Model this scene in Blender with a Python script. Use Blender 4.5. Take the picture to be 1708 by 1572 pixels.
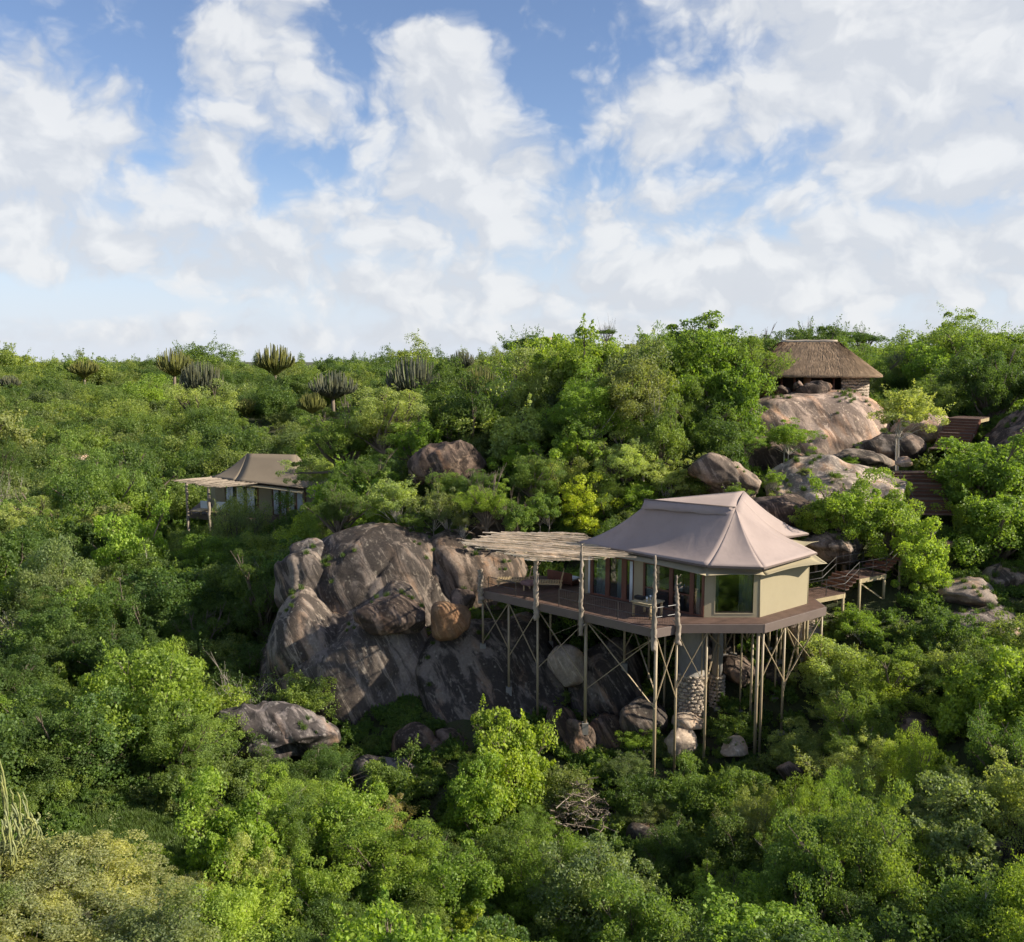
import bpy, bmesh, math, random
import numpy as np
from mathutils import Vector, Matrix, noise as mnoise
R = math.radians
random.seed(7); rng = np.random.default_rng(7)
for o in list(bpy.data.objects): bpy.data.objects.remove(o)
SC = bpy.context.scene
COL = SC.collection
# ------------------------------------------------------------------ camera
CZ = 32.0; F = 1600.0; PITCH = math.atan((786 - 590) / F)
cam = bpy.data.cameras.new('camera'); camo = bpy.data.objects.new('camera', cam); COL.objects.link(camo)
cam.sensor_width = 36; cam.sensor_fit = 'HORIZONTAL'; cam.lens = 36 * F / 1708
cam.clip_start = 0.5; cam.clip_end = 9000
camo.location = (0, 0, CZ); camo.rotation_euler = (math.pi / 2 - PITCH, 0, 0)
SC.camera = camo
# ------------------------------------------------------------------ sun, sky, exposure
SUN_EL = R(29); SUN_AZ = R(99)            # azimuth clockwise from +Y (the view direction)
sdir = Vector((math.sin(SUN_AZ) * math.cos(SUN_EL), math.cos(SUN_AZ) * math.cos(SUN_EL), math.sin(SUN_EL)))
sl = bpy.data.lights.new('sun', 'SUN'); sl.energy = 5.0; sl.angle = R(0.6); sl.color = (1.0, 0.91, 0.755)
so = bpy.data.objects.new('sun', sl); COL.objects.link(so); so.location = (60, -20, 90)
so.rotation_euler = (-sdir).to_track_quat('-Z', 'Y').to_euler()
SC.view_settings.view_transform = 'Standard'; SC.view_settings.look = 'None'
SC.view_settings.exposure = 0.80; SC.view_settings.gamma = 1.0; SC.view_settings.use_curve_mapping = False
cy = SC.cycles
cy.max_bounces = 6; cy.diffuse_bounces = 5; cy.glossy_bounces = 2; cy.transmission_bounces = 3; cy.transparent_max_bounces = 6
cy.use_adaptive_sampling = True; cy.adaptive_threshold = 0.03; cy.sample_clamp_indirect = 6
cy.caustics_reflective = False; cy.caustics_refractive = False
cy.use_denoising = True
W = bpy.data.worlds.new('World'); SC.world = W; W.use_nodes = True; W.cycles.sampling_method = 'MANUAL'; W.cycles.sample_map_resolution = 512

class NT:
    """small helper round a node tree"""
    def __init__(s, nt): s.nt = nt; s.n = nt.nodes; s.l = nt.links
    def add(s, t, **kw):
        n = s.n.new(t)
        for k, v in kw.items(): setattr(n, k, v)
        return n
    def put(s, sock, v):
        if isinstance(v, bpy.types.NodeSocket): s.l.new(v, sock)
        elif v is not None: sock.default_value = v
    def math(s, op, a, b=None, c=None, clamp=False):
        n = s.add('ShaderNodeMath', operation=op, use_clamp=clamp)
        for i, v in enumerate((a, b, c)): s.put(n.inputs[i], v)
        return n.outputs[0]
    def vm(s, op, a, b=None, c=None):
        n = s.add('ShaderNodeVectorMath', operation=op)
        for i, v in enumerate((a, b, c)): s.put(n.inputs[i], v)
        return n.outputs['Value'] if op in ('LENGTH', 'DOT_PRODUCT') else n.outputs[0]
    def noise(s, vec, scale, detail=4, rough=0.55, dist=0.0, d2=False):
        n = s.add('ShaderNodeTexNoise', noise_dimensions='2D' if d2 else '3D'); s.put(n.inputs['Vector'], vec)
        n.inputs['Scale'].default_value = scale; n.inputs['Detail'].default_value = detail
        n.inputs['Roughness'].default_value = rough; n.inputs['Distortion'].default_value = dist
        return n.outputs[0]
    def maprange(s, v, a, b, c=0.0, d=1.0, smooth=False):
        n = s.add('ShaderNodeMapRange'); n.interpolation_type = 'SMOOTHSTEP' if smooth else 'LINEAR'
        s.put(n.inputs[0], v)
        for i, q in enumerate((a, b, c, d)): s.put(n.inputs[1 + i], q)
        return n.outputs[0]
    def mix(s, f, a, b, mode='MIX'):
        n = s.add('ShaderNodeMix', data_type='RGBA', blend_type=mode)
        s.put(n.inputs[0], f)
        s.put(n.inputs[6], a if isinstance(a, bpy.types.NodeSocket) else (*a, 1)[:4])
        s.put(n.inputs[7], b if isinstance(b, bpy.types.NodeSocket) else (*b, 1)[:4])
        return n.outputs[2]

def build_world():
    t = NT(W.node_tree); t.n.clear()
    out = t.add('ShaderNodeOutputWorld'); bg = t.add('ShaderNodeBackground'); t.l.new(bg.outputs[0], out.inputs[0])
    bg.inputs['Strength'].default_value = 0.066
    sky = t.add('ShaderNodeTexSky', sky_type='NISHITA', sun_disc=False)
    sky.sun_elevation = SUN_EL; sky.sun_rotation = SUN_AZ; sky.air_density = 1.0; sky.dust_density = 0.6; sky.ozone_density = 2.0; sky.altitude = 1200
    tc = t.add('ShaderNodeTexCoord'); sep = t.add('ShaderNodeSeparateXYZ'); t.l.new(tc.outputs['Generated'], sep.inputs[0])
    x, y, z = sep.outputs
    az = t.math('ARCTAN2', x, y); el = t.math('ARCSINE', z)
    D = 180 / math.pi
    cmb = t.add('ShaderNodeCombineXYZ'); t.l.new(t.math('MULTIPLY', az, D), cmb.inputs[0]); t.l.new(t.math('MULTIPLY', el, D), cmb.inputs[1])
    p = cmb.outputs[0]                                                   # degrees of azimuth and elevation
    pn = t.vm('MULTIPLY', p, (1.0, 1.25, 1.0))
    warp = t.add('ShaderNodeTexNoise', noise_dimensions='2D'); t.put(warp.inputs['Vector'], pn); warp.inputs['Scale'].default_value = 0.16; warp.inputs['Detail'].default_value = 5
    w2 = t.vm('MULTIPLY', t.vm('SUBTRACT', warp.outputs['Color'], (0.5, 0.5, 0.5)), (4.2, 3.2, 0.0))
    pw = t.vm('ADD', pn, w2)
    pb = t.vm('ADD', p, t.vm('MULTIPLY', w2, (0.55, 0.5, 0.0)))
    # cloud banks: (azimuth, elevation, half width, half height, weight)
    def ae(px, py):
        return math.degrees(math.atan((px - 854) / F)), math.degrees(math.atan((590 - py) / F))
    B = []
    for px, py, rx, ry, w in [(60, 300, 210, 150, 1.0), (130, 420, 230, 70, .85), (450, 95, 120, 150, .8), (470, 200, 150, 110, .7), (740, 165, 105, 110, .95),
                              (760, 290, 170, 130, 1.0), (700, 400, 280, 90, .8), (370, 330, 95, 110, .95), (430, 440, 220, 70, .9),
                              (760, 490, 330, 60, .85), (1500, 130, 260, 150, 1.15), (1680, 70, 260, 170, 1.1), (1180, 40, 190, 80, .75), (1100, 220, 150, 90, .85),
                              (1290, 190, 150, 90, .8), (1560, 300, 270, 100, 1.0), (1000, 370, 300, 80, .75), (1260, 470, 420, 70, 1.0), (1600, 430, 330, 90, .95),
                              (300, 560, 500, 30, .6), (1000, 555, 900, 32, .75), (1330, 345, 230, 80, .62), (1270, 95, 130, 70, .72), (1900, 250, 300, 250, 1.0), (-250, 330, 260, 190, .9)]:
        a, e = ae(px, py); B.append((a, e, rx * D / F, ry * D / F, w))
    # the same kind of banks all round the rest of the horizon
    rr = random.Random(11)
    for k in range(16):
        a = 42 + k * 17.5 + rr.uniform(-4, 4)
        if a > 180: a -= 360
        if abs(a) < 34: continue
        B.append((a, rr.uniform(5, 14), rr.uniform(7, 12), rr.uniform(4, 7), rr.uniform(.75, 1.05)))
    acc = None
    for a, e, rx, ry, w in B:
        q = t.vm('MULTIPLY_ADD', pb, (1 / rx, 1 / ry, 0), (-a / rx, -e / ry, 0))
        v = t.math('MULTIPLY_ADD', t.vm('DOT_PRODUCT', q, q), -0.55 * w, w, clamp=True)
        acc = v if acc is None else t.math('SMOOTH_MAX', acc, v, 0.25)
    def dens(vec):
        v = t.add('ShaderNodeTexVoronoi', feature='F1', voronoi_dimensions='2D'); t.put(v.inputs['Vector'], vec); v.inputs['Scale'].default_value = 0.30; v.inputs['Detail'].default_value = 3.0; v.inputs['Roughness'].default_value = 0.55; v.inputs['Randomness'].default_value = 1.0
        return t.math('ADD', t.math('MULTIPLY', t.noise(vec, 0.26, 8, 0.55, d2=True), 0.72), t.maprange(v.outputs['Distance'], 0.0, 1.1, 0.40, 0.0))
    high = t.maprange(el, R(16), R(40), 0.0, 0.42, True)                # broken cloud overhead, as round the horizon
    acc = t.math('MAXIMUM', acc, high)
    n1 = dens(pw)
    n1s = t.noise(pw, 0.26, 4, 0.52, d2=True); n2 = t.noise(t.vm('ADD', pw, (0.9, 1.2, 0.0)), 0.26, 3, 0.52, d2=True)
    d = t.math('ADD', t.math('MULTIPLY', n1, 1.15), t.math('MULTIPLY', acc, 0.95))
    mask = t.maprange(d, 0.78, 1.30, 0.0, 1.0, True)
    thick = t.maprange(d, 1.15, 1.75, 0.0, 1.0)
    shade = t.maprange(t.math('ADD', t.math('SUBTRACT', n1s, n2), t.math('MULTIPLY', t.math('SUBTRACT', n1, 0.6), 0.5)), -0.18, 0.12, 0.0, 1.0)
    lit = t.math('MULTIPLY_ADD', shade, 0.75, t.math('MULTIPLY', thick, 0.2), clamp=True)
    cloud = t.mix(lit, (5.9, 6.2, 6.7), (7.8, 7.9, 8.0))
    thin = t.math('MULTIPLY', mask, 0.93)
    skyc = t.mix(1.0, sky.outputs[0], (1.32, 1.28, 1.36), 'MULTIPLY')
    lowh = t.maprange(el, R(0), R(11), 0.85, 0.0, True)                    # moist air low over the horizon
    skyc = t.mix(lowh, skyc, (6.0, 6.6, 7.7))
    col = t.mix(thin, skyc, cloud)
    t.l.new(col, bg.inputs['Color'])
build_world()

# ------------------------------------------------------------------ pixel helpers (photo pixels -> world points)
sp, cp = math.sin(PITCH), math.cos(PITCH)
def ray(px, py):
    u = (px - 854) / F; v = (786 - py) / F
    return Vector((u, cp + v * sp, -sp + v * cp))
def P(px, py, Y):
    d = ray(px, py); return Vector((0, 0, CZ)) + d * (Y / d.y)
def G(px, py, z):
    d = ray(px, py); return Vector((0, 0, CZ)) + d * ((z - CZ) / d.z)
def proj(p):
    x, y, z = p[0], p[1], p[2] - CZ
    w = y * cp - z * sp; v = y * sp + z * cp
    return 854 + F * x / w, 786 - F * v / w, w

# ------------------------------------------------------------------ materials
MATS = {}
def newmat(name):
    m = bpy.data.materials.new(name); m.use_nodes = True
    t = NT(m.node_tree); b = t.n['Principled BSDF']; o = t.n['Material Output']
    MATS[name] = m; return m, t, b, o
def bump(t, b, h, strength=0.4, dist=0.02):
    n = t.add('ShaderNodeBump'); n.inputs['Strength'].default_value = strength; n.inputs['Distance'].default_value = dist
    t.l.new(h, n.inputs['Height']); t.l.new(n.outputs[0], b.inputs['Normal'])
def plain(name, col, rough=0.6, var=0.2, scale=3.0, stretch=(1, 1, 1), bmp=0.15, spec=0.3, metal=0.0):
    m, t, b, o = newmat(name)
    tc = t.add('ShaderNodeTexCoord'); v = t.vm('MULTIPLY', tc.outputs['Object'], stretch)
    n = t.noise(v, scale, 6, 0.6); n2 = t.noise(v, scale * 7, 4, 0.6)
    oi = t.add('ShaderNodeObjectInfo')
    k = t.math('ADD', t.maprange(n, 0.25, 0.75, 1 - var, 1 + var), t.maprange(n2, 0.2, 0.8, -var * .5, var * .5))
    k = t.math('ADD', k, t.maprange(oi.outputs['Random'], 0, 1, -var * .6, var * .6))
    c = t.mix(1.0, (*col, 1), t.vm('MULTIPLY', (1, 1, 1), k), 'MULTIPLY')
    t.l.new(c, b.inputs['Base Color']); b.inputs['Roughness'].default_value = rough
    b.inputs['Specular IOR Level'].default_value = spec; b.inputs['Metallic'].default_value = metal
    if bmp: bump(t, b, n2, bmp, 0.02)
    return m
def leafmat(name, ramp=None, trans=0.45):
    """leaf colour: the object's own colour (or a spread of greens for a mass), varied leaf by leaf"""
    m, t, b, o = newmat(name)
    oi = t.add('ShaderNodeObjectInfo'); ge = t.add('ShaderNodeNewGeometry')
    if ramp:
        r = t.add('ShaderNodeValToRGB'); r.color_ramp.interpolation = 'LINEAR'
        e = r.color_ramp.elements
        while len(e) < len(ramp): e.new(0.5)
        for i, c in enumerate(ramp): e[i].position = i / (len(ramp) - 1); e[i].color = (*c, 1)
        t.l.new(oi.outputs['Random'], r.inputs[0]); base = r.outputs[0]
    else: base = oi.outputs['Color']
    isl = ge.outputs['Random Per Island']
    k = t.maprange(isl, 0, 1, 0.78, 1.32)
    c = t.mix(1.0, base, t.vm('MULTIPLY', (1, 1, 1), k), 'MULTIPLY')
    tcn = t.add('ShaderNodeTexCoord'); cl = t.noise(tcn.outputs['Object'], 2.3, 3, 0.5)      # younger and older sprays
    c = t.mix(t.maprange(cl, 0.35, 0.68), t.mix(1.0, c, (0.74, 0.78, 0.95), 'MULTIPLY'), t.mix(1.0, c, (1.22, 1.16, 0.95), 'MULTIPLY'))
    yel = t.mix(1.0, c, (1.35, 1.12, 0.6), 'MULTIPLY')
    c = t.mix(t.math('MULTIPLY', t.math('FRACT', t.math('MULTIPLY', isl, 37.0)), 0.32), c, yel)
    b.inputs['Roughness'].default_value = 0.5; b.inputs['Specular IOR Level'].default_value = 0.28
    t.l.new(c, b.inputs['Base Color'])
    tr = t.add('ShaderNodeBsdfTranslucent'); t.l.new(t.mix(1.0, c, (1.7, 1.75, 0.65), 'MULTIPLY'), tr.inputs['Color'])
    mx = t.add('ShaderNodeMixShader'); mx.inputs[0].default_value = trans
    t.l.new(b.outputs[0], mx.inputs[1]); t.l.new(tr.outputs[0], mx.inputs[2]); t.l.new(mx.outputs[0], o.inputs[0])
    return m
def rockmat(name):
    m, t, b, o = newmat(name)
    ge = t.add('ShaderNodeNewGeometry'); pos = ge.outputs['Position']; oi = t.add('ShaderNodeObjectInfo')
    big = t.noise(pos, 0.22, 6, 0.6, 0.6); mid = t.noise(pos, 1.3, 8, 0.65); fine = t.noise(pos, 7.0, 6, 0.7)
    mp = t.add('ShaderNodeMapping', vector_type='POINT'); t.l.new(pos, mp.inputs[0]); mp.inputs['Rotation'].default_value = (R(8), R(28), 0); sl_ = mp.outputs[0]      # runs lie down the dip of the rock
    sv = t.vm('MULTIPLY', sl_, (1.1, 0.8, 0.2))
    streak = t.noise(sv, 1.0, 7, 0.62, 0.8)
    sv2 = t.vm('MULTIPLY', sl_, (3.4, 2.4, 0.42)); streak2 = t.noise(sv2, 1.0, 8, 0.66, 0.9)
    base = oi.outputs['Color']
    c = t.mix(t.maprange(big, 0.35, 0.68), t.mix(1.0, base, (0.78, 0.76, 0.76), 'MULTIPLY'), t.mix(1.0, base, (1.18, 1.08, 1.0), 'MULTIPLY'))
    c = t.mix(t.maprange(t.noise(sv, 0.8, 6, 0.6), 0.52, 0.68, 0, 0.75), c, t.mix(1.0, base, (1.5, 1.02, 0.66), 'MULTIPLY'))      # iron staining
    dk = t.maprange(streak, 0.40, 0.53, 0, 1, True)
    c = t.mix(t.math('MULTIPLY', dk, t.math('MULTIPLY', oi.outputs['Alpha'], 0.92)), c, t.mix(1.0, base, (0.20, 0.185, 0.18), 'MULTIPLY'))              # black water streaks
    c = t.mix(t.maprange(streak2, 0.56, 0.66, 0, 0.7), c, t.mix(1.0, base, (1.5, 1.45, 1.35), 'MULTIPLY'))    # pale runs
    vo = t.add('ShaderNodeTexVoronoi'); t.put(vo.inputs['Vector'], t.vm('ADD', pos, t.vm('MULTIPLY', ge.outputs['Normal'], (0, 0, 0)))); vo.inputs['Scale'].default_value = 3.4
    lich = t.math('MULTIPLY', t.maprange(vo.outputs['Distance'], 0.10, 0.30, 1, 0), t.maprange(mid, 0.47, 0.62))
    c = t.mix(t.math('MULTIPLY', lich, 0.65), c, t.mix(1.0, base, (1.7, 1.75, 1.6), 'MULTIPLY'))               # lichen spots
    c = t.mix(1.0, c, t.vm('MULTIPLY', (1, 1, 1), t.maprange(fine, 0.2, 0.8, 0.62, 1.38)), 'MULTIPLY')
    t.l.new(c, b.inputs['Base Color']); b.inputs['Roughness'].default_value = 0.82; b.inputs['Specular IOR Level'].default_value = 0.25
    h = t.math('ADD', t.math('MULTIPLY', mid, 0.6), t.math('ADD', t.math('MULTIPLY', fine, 0.32), t.math('MULTIPLY', streak2, 0.08)))
    bump(t, b, h, 0.9, 0.10)
    return m
def groundmat():
    m, t, b, o = newmat('leaf_litter')
    ge = t.add('ShaderNodeNewGeometry'); pos = ge.outputs['Position']
    a = t.noise(pos, 0.5, 6, 0.6); f = t.noise(pos, 4.0, 8, 0.7)
    c = t.mix(t.maprange(a, 0.35, 0.65), (0.035, 0.05, 0.012), (0.075, 0.055, 0.032))
    c = t.mix(t.maprange(f, 0.35, 0.75), c, (0.05, 0.075, 0.014))
    t.l.new(c, b.inputs['Base Color']); b.inputs['Roughness'].default_value = 0.95
    bump(t, b, f, 0.9, 0.25); return m
def glassmat():
    m, t, b, o = newmat('window_glass')
    g = t.add('ShaderNodeBsdfGlossy'); g.inputs['Roughness'].default_value = 0.03; g.inputs['Color'].default_value = (0.9, 0.95, 1, 1)
    tr = t.add('ShaderNodeBsdfTransparent'); tr.inputs['Color'].default_value = (0.72, 0.78, 0.78, 1)
    fr = t.add('ShaderNodeFresnel'); fr.inputs[0].default_value = 1.5
    mx = t.add('ShaderNodeMixShader'); t.l.new(t.math('ADD', fr.outputs[0], 0.05, clamp=True), mx.inputs[0])
    t.l.new(tr.outputs[0], mx.inputs[1]); t.l.new(g.outputs[0], mx.inputs[2]); t.l.new(mx.outputs[0], o.inputs[0])
    return m
leafmat('leaves')
leafmat('wood_leaves', [(0.078, 0.128, 0.04), (0.10, 0.16, 0.044), (0.135, 0.195, 0.055), (0.18, 0.25, 0.062), (0.135, 0.175, 0.074), (0.235, 0.295, 0.075), (0.155, 0.19, 0.08)])
leafmat('undergrowth_leaves', [(0.09, 0.155, 0.04), (0.12, 0.195, 0.046), (0.17, 0.25, 0.062), (0.15, 0.185, 0.07)])
leafmat('grass_blades', [(0.07, 0.12, 0.025), (0.09, 0.15, 0.03), (0.11, 0.16, 0.04)], 0.3)
leafmat('succulent', None, 0.12)
rockmat('granite'); groundmat(); glassmat()
plain('bark', (0.16, 0.125, 0.095), 0.9, 0.35, 3, (1, 1, .3), 0.5)
plain('pale_bark', (0.42, 0.37, 0.31), 0.9, 0.35, 3, (1, 1, .3), 0.5)
plain('dead_wood', (0.30, 0.245, 0.19), 0.9, 0.35, 3, (1, 1, .3), 0.5)
def canvasmat(name, col):
    m, t, b, o = newmat(name); tc = t.add('ShaderNodeTexCoord'); v = tc.outputs['Object']
    big = t.noise(v, 0.45, 5, 0.6); fine = t.noise(v, 26, 3, 0.6); wr = t.noise(t.vm('MULTIPLY', v, (1.0, 1.0, 0.35)), 1.1, 3, 0.5, 0.8); run = t.noise(t.vm('MULTIPLY', v, (2.6, 2.6, 0.4)), 1.2, 6, 0.6)
    k = t.math('ADD', t.maprange(big, 0.3, 0.7, 0.88, 1.08), t.maprange(fine, 0.2, 0.8, -0.03, 0.03))
    c = t.mix(1.0, (*col, 1), t.vm('MULTIPLY', (1, 1, 1), k), 'MULTIPLY')
    c = t.mix(t.maprange(run, 0.56, 0.74, 0, 0.35), c, (col[0] * .72, col[1] * .74, col[2] * .74))        # rain marks and dust
    t.l.new(c, b.inputs['Base Color']); b.inputs['Roughness'].default_value = 0.88; b.inputs['Specular IOR Level'].default_value = 0.15
    bump(t, b, t.math('ADD', t.math('MULTIPLY', wr, 1.0), t.math('MULTIPLY', fine, 0.03)), 0.22, 0.10); return m
canvasmat('roof_canvas', (0.335, 0.266, 0.24))
plain('olive_canvas', (0.20, 0.16, 0.115), 0.85, 0.08, 0.6, (1, 1, 1), 0.05, 0.2)
plain('tan_canvas', (0.335, 0.285, 0.185), 0.85, 0.05, 0.8, (1, 1, 1), 0.05, 0.2)
plain('deck_timber', (0.105, 0.064, 0.048), 0.65, 0.3, 2.0, (1, 1, 1), 0.3, 0.35)
plain('brown_paint', (0.145, 0.108, 0.092), 0.55, 0.12, 2.0, (1, 1, 1), 0.08, 0.4)
plain('khaki_steel', (0.34, 0.265, 0.165), 0.5, 0.12, 2.0, (1, 1, 1), 0.05, 0.4)
plain('dark_steel', (0.045, 0.04, 0.038), 0.4, 0.2, 4.0, (1, 1, 1), 0.05, 0.5)
plain('timber_frame', (0.13, 0.052, 0.032), 0.5, 0.25, 3.0, (1, 1, .3), 0.2, 0.4)
plain('pale_timber', (0.42, 0.31, 0.17), 0.7, 0.2, 3.0, (1, 1, 1), 0.2, 0.3)
plain('pole_timber', (0.36, 0.29, 0.17), 0.8, 0.25, 3.0, (1, 1, .3), 0.3, 0.2)
plain('stick', (0.66, 0.53, 0.38), 0.85, 0.42, 3.0, (1, 1, 1), 0.3, 0.2)
plain('white_cloth', (0.70, 0.74, 0.76), 0.9, 0.05, 3.0, (1, 1, 1), 0.1, 0.1)
plain('grey_cloth', (0.33, 0.32, 0.32), 0.9, 0.1, 3.0, (1, 1, 1), 0.1, 0.1)
plain('plum_cloth', (0.24, 0.15, 0.14), 0.9, 0.1, 3.0, (1, 1, 1), 0.1, 0.1)
plain('dark_room', (0.10, 0.085, 0.07), 0.9, 0.1, 1.0, (1, 1, 1), 0)  # dimness of the interiors put into this wall colour
plain('thatch', (0.30, 0.212, 0.138), 0.95, 0.3, 1.6, (1, 1, 1), 0.6, 0.1)
plain('old_thatch', (0.42, 0.34, 0.26), 0.95, 0.25, 1.6, (1, 1, 1), 0.6, 0.1)
plain('masonry', (0.40, 0.33, 0.26), 0.9, 0.35, 2.0, (1, 1, 1), 0.5, 0.2)
plain('mortar', (0.20, 0.17, 0.145), 0.95, 0.2, 3.0, (1, 1, 1), 0.5, 0.1)
plain('concrete', (0.24, 0.225, 0.205), 0.9, 0.2, 1.5, (1, 1, .4), 0.3, 0.2)
plain('mud_wall', (0.27, 0.15, 0.09), 0.95, 0.25, 1.5, (1, 1, 1), 0.4, 0.1)
plain('black_plastic', (0.02, 0.02, 0.022), 0.4, 0.1, 2.0, (1, 1, 1), 0)
plain('clear_glassware', (0.75, 0.78, 0.8), 0.15, 0.05, 2.0, (1, 1, 1), 0, 0.6)
plain('bare_soil', (0.36, 0.23, 0.14), 0.95, 0.2, 0.8, (1, 1, 1), 0.5, 0.1)

# ------------------------------------------------------------------ mesh helpers
def link(o, parent=None):
    COL.objects.link(o)
    if parent is not None: o.parent = parent
    return o
def tag(o, label=None, cat=None, group=None, kind=None):
    if label: o['label'] = label
    if cat: o['category'] = cat
    if group: o['group'] = group
    if kind: o['kind'] = kind
    return o
def empty(name, loc=(0, 0, 0)):
    o = bpy.data.objects.new(name, None); o.empty_display_size = 0.2; COL.objects.link(o); o.location = loc; return o
class MB:
    def __init__(s): s.v = []; s.f = []
    def add(s, vs, fs):
        k = len(s.v); s.v += [tuple(v) for v in vs]; s.f += [tuple(i + k for i in f) for f in fs]; return s
    def prism(s, poly, z0, z1):
        n = len(poly)
        vs = [(p[0], p[1], z0) for p in poly] + [(p[0], p[1], z1) for p in poly]
        return s.add(vs, [tuple(range(n))[::-1], tuple(range(n, 2 * n))] + [(i, (i + 1) % n, n + (i + 1) % n, n + i) for i in range(n)])
    def bar(s, a, b, w, h=None, up=(0, 0, 1)):
        """box beam from a to b, w wide and h high"""
        a, b = Vector(a), Vector(b); h = h or w; d = (b - a).normalized(); u = Vector(up)
        if abs(d.dot(u)) > 0.98: u = Vector((0, 1, 0))
        x = d.cross(u).normalized() * w / 2; y = x.cross(d).normalized() * h / 2
        vs = [p + q for p in (a, b) for q in (-x - y, x - y, x + y, -x + y)]
        return s.add(vs, [(3, 2, 1, 0), (4, 5, 6, 7)] + [(i, (i + 1) % 4, 4 + (i + 1) % 4, 4 + i) for i in range(4)])
    def tube(s, pts, rad, n=6, cap=True):
        pts = [Vector(p) for p in pts]
        if not hasattr(rad, '__len__'): rad = [rad] * len(pts)
        vs = []; up = None
        for i, p in enumerate(pts):
            d = (pts[min(i + 1, len(pts) - 1)] - pts[max(i - 1, 0)]).normalized()
            r = Vector((0, 0, 1)) if abs(d.z) < 0.9 else Vector((0, 1, 0))
            x = d.cross(r).normalized(); y = x.cross(d)
            if up is not None and x.dot(up) < 0: x = -x; y = -y
            up = x
            for k in range(n):
                a = 2 * math.pi * k / n; vs.append(p + (x * math.cos(a) + y * math.sin(a)) * rad[i])
        fs = [(i * n + k, i * n + (k + 1) % n, (i + 1) * n + (k + 1) % n, (i + 1) * n + k) for i in range(len(pts) - 1) for k in range(n)]
        if cap: fs += [tuple(range(n))[::-1], tuple(range((len(pts) - 1) * n, len(pts) * n))]
        return s.add(vs, fs)
    def quadgrid(s, rows):
        n = len(rows[0]); vs = [p for r in rows for p in r]
        return s.add(vs, [(i * n + k, i * n + k + 1, (i + 1) * n + k + 1, (i + 1) * n + k) for i in range(len(rows) - 1) for k in range(n - 1)])
    def mesh(s, name, mat, smooth=False):
        me = bpy.data.meshes.new(name); me.from_pydata(s.v, [], s.f); me.materials.append(MATS[mat])
        if smooth: me.polygons.foreach_set('use_smooth', [True] * len(me.polygons))
        bm = bmesh.new(); bm.from_mesh(me); bmesh.ops.recalc_face_normals(bm, faces=bm.faces); bm.to_mesh(me); bm.free()
        me.update(); return me
    def build(s, name, mat, parent=None, smooth=False, solid=0.0, bevel=0.0):
        o = bpy.data.objects.new(name, s.mesh(name, mat, smooth)); link(o, parent)
        if solid:
            m = o.modifiers.new('thick', 'SOLIDIFY'); m.thickness = solid; m.offset = -1
        if bevel:
            m = o.modifiers.new('edge', 'BEVEL'); m.width = bevel; m.segments = 1; m.limit_method = 'ANGLE'
        return o
def clip_poly(poly, n, c, keep_less=True):
    out = []
    for i in range(len(poly)):
        a, b = poly[i], poly[(i + 1) % len(poly)]
        da, db = a[0] * n[0] + a[1] * n[1] - c, b[0] * n[0] + b[1] * n[1] - c
        if not keep_less: da, db = -da, -db
        if da <= 0: out.append(a)
        if (da < 0 < db) or (db < 0 < da):
            k = da / (da - db); out.append((a[0] + (b[0] - a[0]) * k, a[1] + (b[1] - a[1]) * k))
    return out
def boards(parent, poly, direc, width, z0, z1, mat='deck_timber', name='deck_board', gap=0.012):
    """planks laid along direc, cut to the outline"""
    d = Vector((direc[0], direc[1])).normalized(); n = (-d.y, d.x)
    cs = [p[0] * n[0] + p[1] * n[1] for p in poly]; c = min(cs); rr = random.Random(3)
    while c < max(cs):
        q = clip_poly(clip_poly(poly, n, c + width - gap), n, c, False)
        if len(q) >= 3:
            j = rr.uniform(0, 0.004); MB().prism(q, z0, z1 + j).build(name, mat, parent)
        c += width
# ------------------------------------------------------------------ terrain
CTRL = np.array([
 (-30,20,14),(-14,22,15),(0,22,11.5),(12,22,12),(30,22,11),(-12,10,14),(0,5,12),(14,8,12),
 (-40,38,13),(-22,38,12.2),(-10,38,11.3),(0,36,10.3),(8,36,10.8),(16,36,12.8),(26,36,14.5),(40,36,12.5),(62,42,6),  # unseen ground far right is lowered so the sun reaches the slope
 (-45,50,13),(-28,50,11.5),(-16,48,11.2),(-8,46,10.8),(0,45,10.6),(5,45.5,11.0),(9,45,11.6),(13,45,12.3),(17,45,13.6),(24,46,15.3),(34,47,15),
 (0,53,14.0),(5,51,12.6),(9,50,13.4),(13,50,14.6),(17,51,16.6),(0,58,16.5),(8,58,18.0),(15,58,19.2),
 (-14,54,11.8),(-10,58,15),(-4,60,18.5),(-18,60,13),
 (3,66,24),(10,66,26),(16,66,24),(22,64,21.2),(24,70,22.5),(24,58,21),(30,60,20.8),(36,62,22),(30,66,23.3),(33,71,25.0),(37,73,26),
 (-5,70,21.5),(-12,72,17.5),(-20,72,14),
 (10,74,27.5),(21,76,24.5),(26,82,27),(38,78,27.2),(48,72,26),(50,55,16),(66,62,10),  # out-of-view ground at right also sunk to let sunlight in
 (-40,70,13),(-60,90,14),(-35,90,13.5),(-24,88,13.2),(-14,90,15),(-5,90,20),(10,95,25),(30,95,26.5),(58,95,24),
 (-70,130,17),(-30,130,17),(0,130,22),(30,130,25),(70,130,24.5),
 (-100,180,18.6),(-40,180,19.2),(0,180,24.2),(50,180,25),(100,180,24),
 (-140,250,20.4),(-60,250,20.8),(0,250,22.3),(70,250,24.5),(140,250,23.5),
 (-200,330,19.5),(0,330,22),(200,330,23),(-300,600,16),(0,600,16),(300,600,16),
 (-1600,2000,6),(0,2600,6),(1600,2000,6),(-60,-30,14),(60,-30,14),(0,-60,11),(-400,100,10),(400,100,24),(-900,700,8),(900,700,10)], float)
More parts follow.
